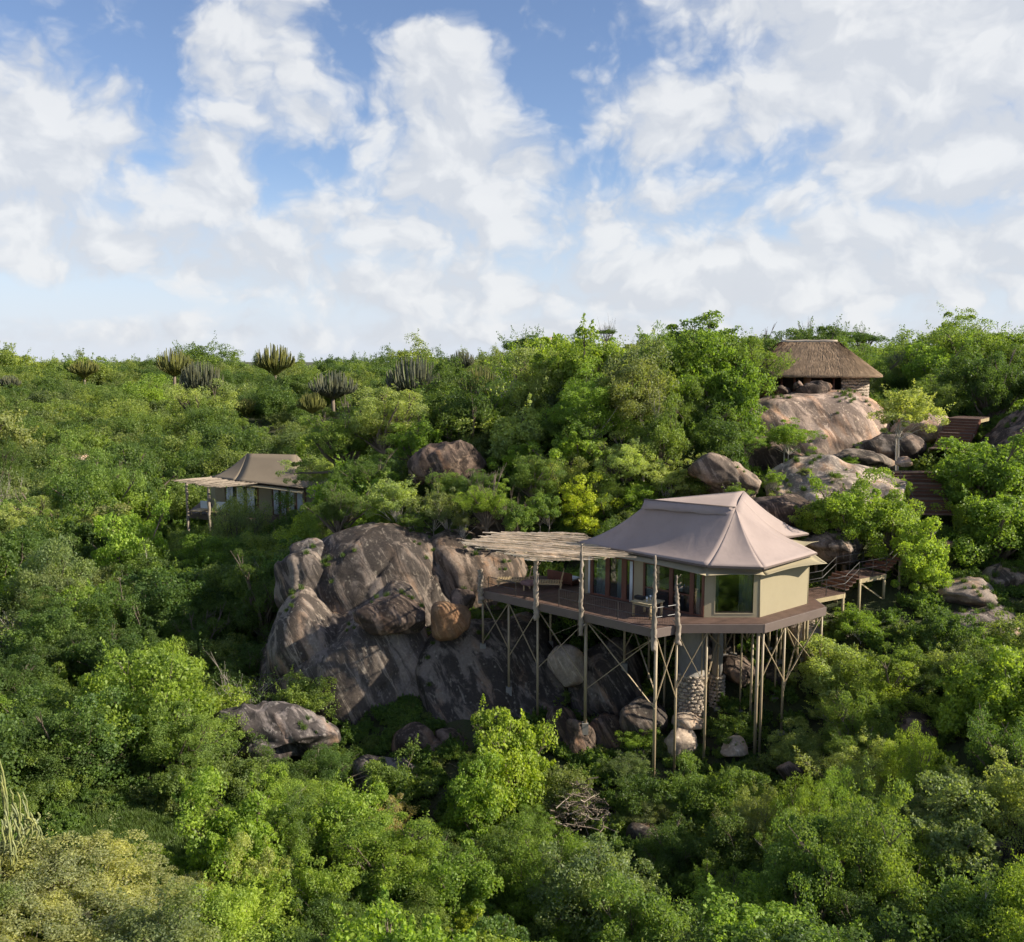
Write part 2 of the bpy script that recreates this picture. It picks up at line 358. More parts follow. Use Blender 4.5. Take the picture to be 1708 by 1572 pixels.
def _tps_k(r2): return np.where(r2 > 0, 0.5 * r2 * np.log(np.maximum(r2, 1e-9)), 0.0)
def _warp(xy):                                   # compress the far range so that near and far hills carry alike
    r = np.hypot(xy[:, 0], xy[:, 1]); k = np.log1p(r / 40.0) * 40.0 / np.maximum(r, 1e-6); return xy * k[:, None]
_c = _warp(CTRL[:, :2]); _n = len(CTRL)
_K = _tps_k(((_c[:, None] - _c[None]) ** 2).sum(-1)) + np.eye(_n) * 2.0
_Pm = np.hstack([np.ones((_n, 1)), _c]); _A = np.block([[_K, _Pm], [_Pm.T, np.zeros((3, 3))]])
_w = np.linalg.solve(_A, np.concatenate([CTRL[:, 2], np.zeros(3)]))
def gh_arr(xy):
    xy = np.asarray(xy, float).reshape(-1, 2); q = _warp(xy)
    z = _tps_k(((q[:, None] - _c[None]) ** 2).sum(-1)) @ _w[:_n] + _w[_n] + q @ _w[_n + 1:]
    z += 0.35 * np.sin(xy[:, 0] * .31 + 1.3 * np.sin(xy[:, 1] * .17)) * np.cos(xy[:, 1] * .27 + .5)
    return np.clip(z, 2, 40)
def gh(x, y): return float(gh_arr([(x, y)])[0])
def make_ground():
    ys = np.concatenate([np.linspace(-60, 20, 25), np.linspace(22, 110, 110), np.geomspace(112, 3000, 70)])
    ss = np.linspace(-1, 1, 150); X = []; 
    for y in ys: X += [(s * (75 + max(y, 0) * 1.15), y) for s in ss]
    X = np.array(X); Z = np.concatenate([gh_arr(c) for c in np.array_split(X, 40)])
    n = len(ss); V = np.column_stack([X, Z]).tolist()
    f = [(i * n + k, i * n + k + 1, (i + 1) * n + k + 1, (i + 1) * n + k) for i in range(len(ys) - 1) for k in range(n - 1)]
    me = bpy.data.meshes.new('ground'); me.from_pydata(V, [], f); me.materials.append(MATS['leaf_litter'])
    me.polygons.foreach_set('use_smooth', [True] * len(me.polygons))
    tag(link(bpy.data.objects.new('ground', me)), kind='structure')
make_ground()

# ------------------------------------------------------------------ rocks
ROCKC = []          # (centre, radii) for keeping trees off them
def rock(name, label, c, rad, rz=0.0, seed=0, sub=4, col=(0.30, 0.25, 0.215), rough=1.0, stain=None, pw=2.5, crack=0.0, grooves=(), cuts=9, ribs=0.0, tilt=(0, 0), group=None, cat='boulder', keep=True):
    bm = bmesh.new(); bmesh.ops.create_icosphere(bm, subdivisions=sub, radius=1.0)
    off = Vector((seed * 7.13, seed * 3.71, seed * 1.93)); rad = Vector(rad); big = max(rad)
    M = Matrix.Rotation(rz, 4, 'Z') @ Matrix.Rotation(tilt[0], 4, 'X') @ Matrix.Rotation(tilt[1], 4, 'Y')
    cg = random.Random(seed + 5); CUT = []
    for _ in range(cuts):
        n_ = Vector((cg.uniform(-1, 1), cg.uniform(-1, 1), cg.uniform(-.6, 1))).normalized(); CUT.append((n_, cg.uniform(.62, .92)))
    GR = []
    for (ax, ay, bx_, by_, wd, dp) in grooves:
        n_ = ray(ax, ay).cross(ray(bx_, by_)).normalized(); GR.append((n_, wd, dp, Vector((ax, ay)), Vector((bx_, by_))))
    JT = []
    if sub >= 5:                                 # joints: narrow clefts running through the block
        for _ in range(3 if big > 2 else 2):
            n_ = Vector((cg.uniform(-1, 1), cg.uniform(-.6, .6), cg.uniform(-.5, .9))).normalized(); JT.append((n_, cg.uniform(-.5, .6), cg.uniform(.03, .06), cg.uniform(.35, .9)))
    for v in bm.verts:
        d = v.co.normalized(); k = (abs(d.x) ** pw + abs(d.y) ** pw + abs(d.z) ** pw) ** (-1 / pw); q = d * k
        for n_, l_ in CUT:
            e_ = q.dot(n_) - l_
            if e_ > 0: q = q - n_ * e_ * .85
        w = Vector((q.x * rad.x, q.y * rad.y, q.z * rad.z))
        n0 = mnoise.fractal(q * 1.1 + off, 0.9, 2.0, 3)
        n1 = mnoise.fractal(w * 0.55 + off, 0.9, 2.1, 5)
        r1 = 1 - abs(mnoise.noise(Vector((w.x * .8, w.y * .5, w.z * .16)) + off))     # long downslope ribs
        h = 0.15 * n0 * big * min(.7, .35 + .35 * rough) + rough * (0.11 * n1 + ribs * (r1 ** 6 - .3)) * min(1.0, big * .5)
        if crack:
            vd = mnoise.voronoi(w / crack + off * .3 + Vector((0, 0, .25 * n1)))[0]; e = vd[1] - vd[0]
            h -= 0.55 * math.exp(-(e / 0.05) ** 2) * min(1, big * .3) - 0.25 * min(e, .4)
        for n_, l_, wd_, dp_ in JT:
            e_ = (q.dot(n_) - l_) * big + .35 * n1 * min(1, big * .4); a_ = mnoise.noise(w * .35 + off * 2)
            h -= dp_ * .22 * min(1, big * .4) * math.exp(-(e_ / (wd_ * 2.2)) ** 2) * max(0, min(1, a_ * 3 + .7)); h += .10 * dp_ * min(1, big * .4) / (1 + math.exp(-max(-30, min(30, e_ / .05))))
        if GR:
            W_ = M @ w + Vector(c) - Vector((0, 0, CZ))
            for n_, wd, dp, pa, pb in GR:
                ex = W_.dot(n_) + .25 * mnoise.noise(w * .5 + off); px_, py_, _ = proj((W_.x, W_.y, W_.z + CZ)); s_ = ((Vector((px_, py_)) - pa).dot(pb - pa)) / (pb - pa).length_squared
                if -.15 < s_ < 1.15: h -= dp * math.exp(-(ex / wd) ** 2) * min(1, (s_ + .15) * 6, (1.15 - s_) * 6)
        g = Vector((d.x / rad.x, d.y / rad.y, d.z / rad.z)).normalized()
        v.co = M @ (w + g * h)
    me = bpy.data.meshes.new(name); bm.to_mesh(me); bm.free(); me.materials.append(MATS['granite'])
    me.polygons.foreach_set('use_smooth', [True] * len(me.polygons))
    o = bpy.data.objects.new(name, me); link(o); o.location = c; o.color = (*col, stain if stain is not None else (1.0 if col[0] < .255 else .38))
    tag(o, label, cat, group)
    if keep: ROCKC.append((Vector(c), rad, rz))
    return o
GREY = (0.235, 0.20, 0.17); DARK = (0.18, 0.155, 0.134); PALE = (0.43, 0.365, 0.30); PINK = (0.47, 0.365, 0.295); BROWN = (0.20, 0.15, 0.118)  # grey darkened to stand in for shadow lying on the outcrop
def prock(name, label, px, py, Y, rx, ry, rz_, **kw):
    return rock(name, label, P(px, py, Y), (rx, ry, rz_), **kw)
RD = 'granite outcrop below the main tent'
prock('rock_dome', 'broad streaked granite slab bulging left of the tent stilts', 607, 1135, 56.0, 5.9, 5.6, 6.7, seed=3, sub=6, col=GREY, rz=R(12), tilt=(R(-20), R(6)), group=RD, cat='rock', stain=.9, rough=.55, pw=2.15, cuts=3, grooves=[(690, 1085, 590, 1215, .10, .28), (720, 1095, 640, 1225, .07, .16), (545, 1065, 505, 1170, .08, .16)])
prock('rock_dome', 'smooth dark granite slab behind the two leftmost tent stilts', 800, 1192, 53.2, 5.5, 4.6, 5.3, seed=8, sub=6, col=DARK, rz=R(-28), tilt=(R(-26), R(-6)), group=RD, cat='rock', rough=.5, pw=2.2, cuts=3, grooves=[(870, 1110, 810, 1260, .1, .2)])
prock('rock_dome', 'rounded upper granite dome with black water streaks left of the pergola', 645, 996, 59.8, 5.6, 4.8, 4.7, seed=15, sub=6, col=DARK, rz=R(10), tilt=(R(-14), R(12)), group=RD, cat='rock', rough=.5, pw=2.2, cuts=2, grooves=[(600, 1010, 690, 880, .08, .16), (715, 1000, 735, 890, .1, .3)])
prock('rock_dome', 'lumpy brown granite shoulder just behind the pergola left end', 775, 968, 60, 3.9, 3.4, 3.2, seed=14, sub=5, col=(.21, .17, .138), rough=.8, group=RD, cat='rock')
prock('rock_dome', 'low streaked granite bulge between the broad slab and the dark slab', 690, 1195, 54.0, 3.4, 3.2, 4.0, seed=19, sub=5, col=GREY, stain=1.0, pw=2.15, cuts=2, rough=.5, tilt=(R(-18), 0), group=RD, cat='rock')
prock('boulder', 'wide flat-bottomed boulder wedged across the middle of the granite outcrop', 650, 1027, 52.4, 2.0, 1.5, 1.0, seed=21, sub=5, col=BROWN, crack=0, rz=R(-5), pw=3.0)
prock('boulder', 'orange-faced block beside the wedged boulder near the deck corner', 752, 1032, 52.2, 1.15, 1.0, 1.15, seed=22, sub=4, col=(0.26, 0.165, 0.095), pw=3.4)
prock('boulder', 'small rounded stone atop the orange-faced block by the deck corner', 770, 1000, 53.0, 0.85, .8, 0.6, seed=23, sub=4, col=BROWN)
prock('boulder', 'grey knob highest on the left rim of the outcrop', 520, 925, 58, 1.5, 1.4, 1.0, seed=24, sub=4, col=(.18, .165, .155))
prock('boulder', 'tall grey boulder on the left rim of the outcrop', 512, 975, 57, 1.9, 1.6, 1.9, seed=25, sub=5, col=DARK)
prock('boulder', 'rounded dark slab forming the far left flank of the outcrop', 522, 1080, 54.8, 2.5, 2.6, 3.6, seed=33, sub=5, col=GREY, stain=1.0, pw=2.15, cuts=1, rough=.5, tilt=(R(-12), R(8)))
prock('rock_ledge', 'flat pale rock ledge at the left foot of the granite outcrop', 455, 1222, 47.5, 3.2, 1.8, 1.2, seed=27, sub=5, col=(.2, .18, .175), pw=2.6, ribs=.2, tilt=(R(4), R(12)), cat='rock')
prock('rock_ledge', 'low pale ledge under the middle of the outcrop behind dark shrubs', 645, 1290, 46.2, 1.9, 1.6, 0.8, seed=28, sub=4, col=(.2, .18, .17), cat='rock')
for px, py, Y, r, lab in [(690, 1240, 48.3, 1.15, 'pinkish rounded stone at the foot of the dark slab, left one'), (715, 1262, 47.9, 1.0, 'cracked round stone at the foot of the dark slab, middle one'),
                          (745, 1240, 48.6, .8, 'small angular stone at the foot of the dark slab, right one'), (770, 1262, 48.2, 1.1, 'low brown stone hidden beside the lime green tree below the slab')]:
    prock('boulder', lab, px, py, Y, r, r, r * .95, seed=int(px), sub=4, col=BROWN, group='stones at the foot of the slab')
# under the deck
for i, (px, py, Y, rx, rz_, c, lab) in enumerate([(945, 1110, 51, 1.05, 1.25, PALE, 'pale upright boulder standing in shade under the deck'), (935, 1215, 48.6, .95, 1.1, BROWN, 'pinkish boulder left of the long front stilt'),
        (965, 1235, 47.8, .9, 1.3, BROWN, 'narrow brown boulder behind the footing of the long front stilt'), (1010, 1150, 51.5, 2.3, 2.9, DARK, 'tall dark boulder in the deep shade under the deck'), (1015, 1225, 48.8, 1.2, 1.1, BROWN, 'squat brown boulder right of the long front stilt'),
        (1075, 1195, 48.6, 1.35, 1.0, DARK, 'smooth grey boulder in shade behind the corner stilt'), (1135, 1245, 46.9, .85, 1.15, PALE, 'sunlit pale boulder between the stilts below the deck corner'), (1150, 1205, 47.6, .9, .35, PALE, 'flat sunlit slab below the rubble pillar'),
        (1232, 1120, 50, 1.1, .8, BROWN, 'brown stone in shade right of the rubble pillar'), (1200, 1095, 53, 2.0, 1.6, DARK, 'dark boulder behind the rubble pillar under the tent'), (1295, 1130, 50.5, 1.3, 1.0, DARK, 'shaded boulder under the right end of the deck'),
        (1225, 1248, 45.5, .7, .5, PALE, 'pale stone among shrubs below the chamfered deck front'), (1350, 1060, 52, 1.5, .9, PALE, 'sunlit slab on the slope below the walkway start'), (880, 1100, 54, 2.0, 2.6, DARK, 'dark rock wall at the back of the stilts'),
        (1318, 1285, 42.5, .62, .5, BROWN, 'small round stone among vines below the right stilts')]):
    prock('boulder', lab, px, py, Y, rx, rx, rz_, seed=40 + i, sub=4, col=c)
# hill behind
prock('boulder', 'large brown boulder capping the hill left of the pale shrubs', 748, 772, 66, 2.9, 2.2, 1.5, seed=61, sub=5, col=(.17, .125, .098), tilt=(0, R(-22)), ribs=.1)
prock('boulder', 'narrow tilted block leaning on the hill-cap boulder', 698, 782, 65.5, .7, 1.0, 1.1, seed=62, sub=4, col=BROWN)
prock('rock_outcrop', 'dark vertical rock face above the pergola under shrubs', 825, 868, 61.3, 1.9, 1.8, 1.7, seed=63, sub=5, col=DARK, pw=3.2, cat='rock')
prock('boulder', 'wedge-shaped tan boulder on the slope above the tent ridge', 1205, 797, 61.5, 2.2, 1.6, 1.2, seed=64, sub=5, stain=.8, col=(.26, .21, .17), pw=3.2, tilt=(0, R(24)))
prock('rock_dome', 'great bare pinkish granite dome carrying the thatched hut', 1335, 743, 76.8, 6.3, 5.6, 4.3, seed=66, sub=6, col=PINK, cat='rock', pw=2.7, rough=.7, cuts=4, stain=.75)
prock('rock_outcrop', 'dark overhanging rock face left below the hut dome', 1262, 775, 70.0, 4.4, 2.6, 2.2, seed=67, sub=5, rough=.6, col=BROWN, pw=2.8, cat='rock')
prock('rock_slab', 'wide sloping pale rock slab between tent roof and stairs', 1405, 826, 61, 4.6, 5.0, 1.15, seed=68, sub=6, col=PALE, pw=2.5, rough=.8, stain=.7, tilt=(R(20), R(-7)), cat='rock')
prock('boulder', 'rounded grey boulder in the hollow right of the hut dome', 1478, 748, 71, 2.6, 1.8, 1.2, seed=69, sub=5, col=(.2, .17, .15))
prock('boulder', 'low dark boulder at the foot of the hut dome', 1440, 768, 68.5, 2.4, 1.6, .7, seed=70, sub=4, col=(.2, .17, .145))
prock('rock_dome', 'streaked brown granite dome beside the upper stairs at the right edge', 1740, 762, 68, 4.9, 4.6, 4.3, seed=71, sub=6, col=BROWN, cat='rock')
prock('rock_slab', 'pale pink rock patch left of the upper stairs', 1530, 715, 73.5, 2.3, 2.4, 1.1, seed=72, sub=5, col=PINK, cat='rock')
for i, (px, py, rx, rz_, lab) in enumerate([(1352, 655, 1.25, .75, 'largest of the brown boulders lying before the hut'), (1333, 660, .75, .4, 'flat stone at the foot of the hut boulders'), (1367, 646, .9, .5, 'boulder nearest the hut doorway'), (1331, 644, .4, .45, 'small upright stone among the hut boulders'), (1303, 650, .7, .45, 'lone dark stone at the left end of the hut front')]):
    prock('boulder', lab, px, py, 75.5 + i * .2, rx, rx * .8, rz_, seed=80 + i, sub=4, col=BROWN, pw=2.8, keep=False)
for i, (px, py, Y, rx, rz_, c, lab) in enumerate([(1300, 850, 58, 2.6, .9, BROWN, 'low brown rock shelf behind the tent back peak'), 
        (1508, 770, 64, .55, .35, PINK, 'orange stone at the foot of the slender tree'), (1385, 912, 56, 2.4, 1.0, (.23, .19, .16), 'grey slab beneath the yellow-green sapling by the walkway'), (1610, 990, 53, 1.8, .8, (.27, .23, .2), 'pale slab with dry twigs on the slope right of the walkway'), (1670, 965, 55, 1.5, .8, (.25, .21, .185), 'grey boulder at the right edge above the bare slope'),
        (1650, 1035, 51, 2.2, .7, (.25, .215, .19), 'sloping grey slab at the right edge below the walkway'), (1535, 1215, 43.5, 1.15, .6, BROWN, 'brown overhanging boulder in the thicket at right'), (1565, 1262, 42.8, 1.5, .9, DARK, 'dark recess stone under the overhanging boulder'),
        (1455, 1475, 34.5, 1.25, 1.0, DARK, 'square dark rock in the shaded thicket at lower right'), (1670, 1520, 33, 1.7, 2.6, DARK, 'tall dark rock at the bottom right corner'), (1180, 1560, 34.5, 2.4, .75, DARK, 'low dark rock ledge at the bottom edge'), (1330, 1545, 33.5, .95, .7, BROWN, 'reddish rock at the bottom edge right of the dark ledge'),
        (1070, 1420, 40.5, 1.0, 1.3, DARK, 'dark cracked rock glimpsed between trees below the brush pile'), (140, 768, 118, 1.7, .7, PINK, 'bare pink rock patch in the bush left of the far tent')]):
    prock('boulder', lab, px, py, Y, rx, rx * .85, rz_, seed=100 + i, sub=4, col=c, pw=2.8)
prock('boulder', 'distant pale rock beside the tallest lime green tree', 915, 578, 160, 1.8, 1.5, 1.6, seed=132, sub=3, col=PALE)
# ------------------------------------------------------------------ main tent and its deck
ZD = 19.0
A = G(802, 983, ZD); Bc = G(1093, 1049, ZD); Cc = G(1136, 1041, ZD); Dc = G(1275, 1041, ZD); E = G(1377, 1012, ZD)
Udir = (A - Bc).normalized(); Nin = Vector((-Udir.y, Udir.x, 0))
if Nin.y < 0: Nin = -Nin
Fl = A + Nin * 4.6; Kr = E + Vector((-.2, 5.6, 0)); Lb = Fl + (-Udir) * 9.5 + Nin * 3.0
DECK = [(p.x, p.y) for p in (A, Bc, Cc, Dc, E, Kr, Lb, Fl)]
def inset(poly, d):
    c = Vector((sum(p[0] for p in poly) / len(poly), sum(p[1] for p in poly) / len(poly)))
    return [tuple(Vector(p) + (c - Vector(p)).normalized() * d) for p in poly]
def in_deck(x, y, m=1.0):
    n = len(DECK); ins = False; j = n - 1
    for i in range(n):
        xi, yi = DECK[i]; xj, yj = DECK[j]
        if (yi > y) != (yj > y) and x < (xj - xi) * (y - yi) / (yj - yi) + xi: ins = not ins
        j = i
    if ins: return True
    return any((Vector((x, y)) - Vector(p)).length < m for p in DECK)
# rooting places for small plants on and round the rocks
bpy.context.view_layer.update(); DG = bpy.context.evaluated_depsgraph_get(); CREV = []; RIM = []; g_ = random.Random(41)
ROCKN = ('boulder', 'rock_dome', 'rock_ledge', 'rock_slab', 'rock_outcrop')
for i in range(5200):
    x = g_.uniform(-14, 40); y = g_.uniform(44, 82)
    if mnoise.noise(Vector((x * .45, y * .45, 3.3))) < .12 or in_deck(x, y, .2): continue
    hit, loc, nr, _, ob, _ = SC.ray_cast(DG, Vector((x, y, 45)), Vector((0, 0, -1)))
    if hit and ob and ob.name.split('.')[0] in ROCKN and nr.z > .6: CREV.append((tuple(loc), g_.uniform(.4, 1.0), g_.uniform(0, 6.28), 0))
for c, rad, rz in ROCKC:
    if c.y > 110: continue
    for i in range(int(14 + 12 * (rad.x + rad.y))):
        a = g_.uniform(0, 6.28); k = g_.uniform(.95, 1.35); q = Matrix.Rotation(rz, 2) @ Vector((rad.x * k * math.cos(a), rad.y * k * math.sin(a))); x, y = c.x + q.x, c.y + q.y
        if in_deck(x, y, .3) and g_.random() < .6: continue
        zg = gh(x, y)
        if zg > c.z + rad.z * .5: continue
        hit, loc, nr, _, ob, _ = SC.ray_cast(DG, Vector((x, y, zg + 6.0)), Vector((0, 0, -1)))
        if not hit or ob.name != 'ground': continue
        r = g_.uniform(.22, .6); RIM.append(((x, y, zg + r * .2), r, g_.uniform(0, 6.28), g_.randrange(4)))
deck = empty('viewing_deck', (Bc.x, Bc.y, gh(Bc.x, Bc.y)))
tag(deck, 'large reddish timber deck on khaki steel stilts under the main tent', 'deck')
boards_parent = empty('tmp'); bpy.data.objects.remove(boards_parent)
def pl(o, parent):      # parent while keeping world placement
    o.parent = parent; o.matrix_parent_inverse = Matrix.Translation(-Vector(parent.location)); return o
def sub(o, part):     # a piece of a part
    o.parent = part; o.matrix_parent_inverse = Matrix.Identity(4); return o
def partof(parent, fn, *a, **k):
    o = fn(*a, **k); return pl(o, parent)
def deck_boards(parent, poly, direc, width, z0, z1, name='deck_board', mat='deck_timber'):
    before = set(bpy.data.objects); boards(None, poly, direc, width, z0, z1, mat, name)
    for o in bpy.data.objects:
        if o not in before: pl(o, parent)
deck_boards(deck, inset(DECK, 0.06), (Dc - E), 0.19, ZD - 0.05, ZD)
def fascia(parent, a, b, h=0.44, w=0.09, top=-0.02, mat='brown_paint'):
    a, b = Vector(a), Vector(b); up = Vector((0, 0, top - h / 2))
    pl(MB().bar(a + up, b + up, w, h).build('fascia', mat, None, bevel=.01), parent)
ring = [Vector((x, y, ZD)) for x, y in DECK]
for i in range(len(ring)):
    d = (ring[(i + 1) % len(ring)] - ring[i]).normalized() * .045
    fascia(deck, ring[i] - d * .9, ring[(i + 1) % len(ring)] + d * .9)
# joists below
for k in range(9):
    q = Bc + Udir * (0.9 + k * 1.25); e = q + Nin * (5.6 if k > 1 else 4.5)
    pl(MB().bar(q + Vector((0, 0, -.17)) + Nin * .2, e + Vector((0, 0, -.17)), .09, .2).build('joist', 'brown_paint'), deck)
# stilts: (photo x, ground y, offset inward) along the edges
ST = []; bpy.context.view_layer.update(); DG = bpy.context.evaluated_depsgraph_get()
def stilt(px, foot, Y=None, top=None, r=0.075, thick=False):
    if Y is None:
        best = None
        for a, b in ((A, Bc), (Bc, Cc), (Cc, Dc), (Dc, E)):
            for k in range(101):
                q = a.lerp(b, k / 100) ; xx = proj(q)[0]
                if best is None or abs(xx - px) < best[0]: best = (abs(xx - px), q)
        q = best[1] + Vector((0.02, .22, 0)); 
    else: q = P(px, 1050, Y)
    x, y = q.x, q.y
    zf = P(px, foot, y).z; hit, loc, *_ = SC.ray_cast(DG, Vector((x, y, ZD - .6)), Vector((0, 0, -1)))
    if hit: zf = loc.z
    zt = ZD - 0.30
    o = pl(MB().tube([(x, y, zf - .5), (x, y, zt)], r, 8).build('stilt', 'khaki_steel', None, True), deck)
    bp = sub(MB().prism([(x - .16, y - .16), (x + .16, y - .16), (x + .16, y + .16), (x - .16, y + .16)], zf - .5, zf + .10).build('footing', 'concrete'), o)
    ST.append((px, Vector((x, y, zf)), zt)); return (Vector((x, y, zf)), zt)
S = {}
for px, foot, Y in [(804, 1112, None), (849, 1150, None), (897, 1202, None), (977, 1268, None), (1095, 1275, None), (1130, 1305, None), (1266, 1290, None), (1275, 1315, None), (1311, 1220, None), (1373, 1185, None), (1181, 1285, None),
                    (918, 1082, 53.5), (1042, 1192, 50.5), (1083, 1150, 51.5), (1165, 1180, 50.5), (1190, 1165, 52), (1210, 1170, 50.5), (1246, 1125, 51.5), (1283, 1130, 51.5), (1341, 1182, 50.2), (1320, 1100, 53.5), (1205, 1090, 55), (965, 1075, 55), (1150, 1240, 49.2), (1225, 1150, 50.6), (1256, 1290, 47.3), (1296, 1200, 48.6), (1331, 1190, 49.4), (1361, 1150, 51.2), (1110, 1200, 49.5), (1172, 1250, 48.3), (1199, 1230, 49.0), (1238, 1240, 48.4), (1303, 1190, 50.5), (1347, 1140, 50.8)]:
    S[px] = stilt(px, foot, Y, r=(.085 if px in (977, 1095, 1266, 1283) else .048 if px in (1172, 1199, 1238, 1303, 1347, 1225, 1296) else .065))
def brace(a, b, fa=0.0, fb=1.0, r=.032):
    (p, zt), (q, zu) = S[a], S[b]
    a3 = Vector((p.x, p.y - .08, zt - .15 - fa)); b3 = Vector((q.x, q.y - .08, zu - .15 - fb))
    pl(MB().bar(a3, b3, r * 2, r).build('brace', 'khaki_steel'), deck)
for a, b, d in [(804, 849, 2.6), (849, 897, 3.0), (897, 977, 3.2), (977, 1095, 3.6), (918, 1042, 2.6), (1042, 1083, 2.4), (1095, 1130, 3.3), (1130, 1181, 2.8), (1266, 1311, 2.8), (1311, 1373, 3.0), (1246, 1283, 2.2), (1210, 1246, 2.4), (1181, 1210, 2.6), (1311, 1341, 3.4), (1042, 1095, 2.8)]:
    brace(a, b, 0, d); brace(a, b, d, 0)
# tent body ----------------------------------------------------------------
W0 = G(1174, 1030, ZD); Wf = G(1266, 1030, ZD); Wr = G(1346, 1007, ZD)
W1 = W0 + Udir * 7.3
WB1 = W1 + Nin * 6.4; WB2 = Wr + Vector((0.3, 4.6, 0)); WB3 = WB2 + Vector((-3.0, 3.0, 0))
tent = empty('safari_tent', (W0.x, W0.y, ZD))
tag(tent, 'nearest canvas tent with mauve-brown roof and tan walls on the stilted deck', 'tent')
WH = 2.45
def wall_quad(name, a, b, z0, z1, mat, thick=.06, parent=tent, off=0.0, bevel=0):
    a, b = Vector(a), Vector(b); d = (b - a).normalized(); n = Vector((d.y, -d.x, 0))   # outward when walking with inside on the left
    c = n * off
    m = MB().bar(Vector((a.x, a.y, ZD + (z0 + z1) / 2)) + c, Vector((b.x, b.y, ZD + (z0 + z1) / 2)) + c, thick, z1 - z0)
    return pl(m.build(name, mat, None, bevel=bevel), parent)
wall_quad('wall', Wf, Wr, 0, WH, 'tan_canvas')
wall_quad('wall', Wr, WB2, 0, WH, 'tan_canvas'); wall_quad('wall', WB2, WB3, 0, WH, 'tan_canvas'); wall_quad('wall', WB3, WB1, 0, WH, 'tan_canvas')
wall_quad('wall', WB1, WB1.lerp(W1, .55), 0, WH, 'tan_canvas')
pl(MB().prism([(p.x, p.y) for p in (W0, Wf, Wr, WB2, WB3, WB1, W1)], ZD + .008, ZD + .03).build('interior_floor', 'deck_timber'), tent)
# corner trims
for p in (Wf, Wr):
    pl(MB().tube([(p.x, p.y, ZD), (p.x, p.y, ZD + WH)], .05, 8).build('corner_pole', 'tan_canvas', None, True), tent)
def along(px, a, b):
    best = min(range(401), key=lambda k: abs(proj(a.lerp(b, k / 400))[0] - px)); return a.lerp(b, best / 400)
def curtain(a, b, z0, z1, depth, mat='white_cloth', parent=tent, waves=5, amp=.045):
    a, b = Vector(a), Vector(b); d = (b - a).normalized(); n = Vector((-d.y, d.x, 0)); N = waves * 6
    rows = []
    for z, k in ((z0, 1.0), (z0 + (z1 - z0) * .5, .8), (z1, .6)):
        rows.append([a.lerp(b, i / N) + n * (depth + amp * k * math.sin(i / 6 * 2 * math.pi)) + Vector((0, 0, z)) for i in range(N + 1)])
    return pl(MB().quadgrid(rows).build('curtain', mat, None, True, solid=.006), parent)
# front chamfer: big window with frame
f0 = along(1190, W0, Wf); f1 = along(1257, W0, Wf)
wall_quad('wall', W0, f0, 0, WH, 'tan_canvas'); wall_quad('wall', f1, Wf, 0, WH, 'tan_canvas')
wall_quad('wall', f0, f1, 0, .16, 'tan_canvas'); wall_quad('wall', f0, f1, 2.32, WH, 'tan_canvas')
win = wall_quad('window', f0, f1, .22, 2.28, 'window_glass', .012); 
d = (f1 - f0).normalized()
for (a, b, z0, z1) in ((f0, f1, .16, .22), (f0, f1, 2.26, 2.32), (f0, f0 + d * .06, .22, 2.26), (f1 - d * .06, f1, .22, 2.26)):
    sub(wall_quad('window_frame', a, b, z0, z1, 'tan_canvas', .10), win)
c = along(1198, W0, Wf); sub(curtain(f0 + d * .08, c, .2, 2.25, .12, 'grey_cloth'), win); c = along(1232, W0, Wf); sub(curtain(c, f1 - d * .08, .2, 2.25, .12, 'grey_cloth'), win)
# long glazed side: posts and panes
LW = lambda px: along(px, W1, W0)
for a, b in ((964, 970), (1057, 1073)):
    wall_quad('wall', LW(max(a, 968)) if a > 968 else W1, LW(b), 0, WH, 'tan_canvas')
pl(MB().bar(W1 + Vector((0, 0, 0)), W1 + Vector((0, 0, WH)), .28, .28).build('corner_post', 'tan_canvas'), tent)
for a, b in ((985, 990), (1010, 1017), (1037, 1045), (1053, 1057), (1073, 1076), (1116, 1122), (1150, 1157), (1170, 1174)):
    wall_quad('door_post', LW(a), LW(b), 0, WH, 'timber_frame', .12)
for a, b in ((990, 1010), (1017, 1037), (1045, 1053), (1076, 1116), (1122, 1150), (1157, 1170)):
    door = wall_quad('glass_door', LW(a), LW(b), .10, 2.2, 'window_glass', .012)
    sub(wall_quad('door_rail', LW(a), LW(b), .0, .10, 'timber_frame', .07), door); sub(wall_quad('door_rail', LW(a), LW(b), 2.2, 2.3, 'timber_frame', .07), door)
    if a in (1122, 1076): sub(wall_quad('door_rail', LW(a), LW(b), .95, 1.0, 'timber_frame', .05), door)
wall_quad('header', W1, W0, 2.3, WH, 'tan_canvas', .08)
for a, b, dp in ((970, 985, -.05), (992, 1008, .15), (1027, 1036, .15), (1051, 1056, -.08), (1076, 1087, .12), (1158, 1164, .15)):
    curtain(LW(a), LW(b), .04, 2.2, dp, waves=3)
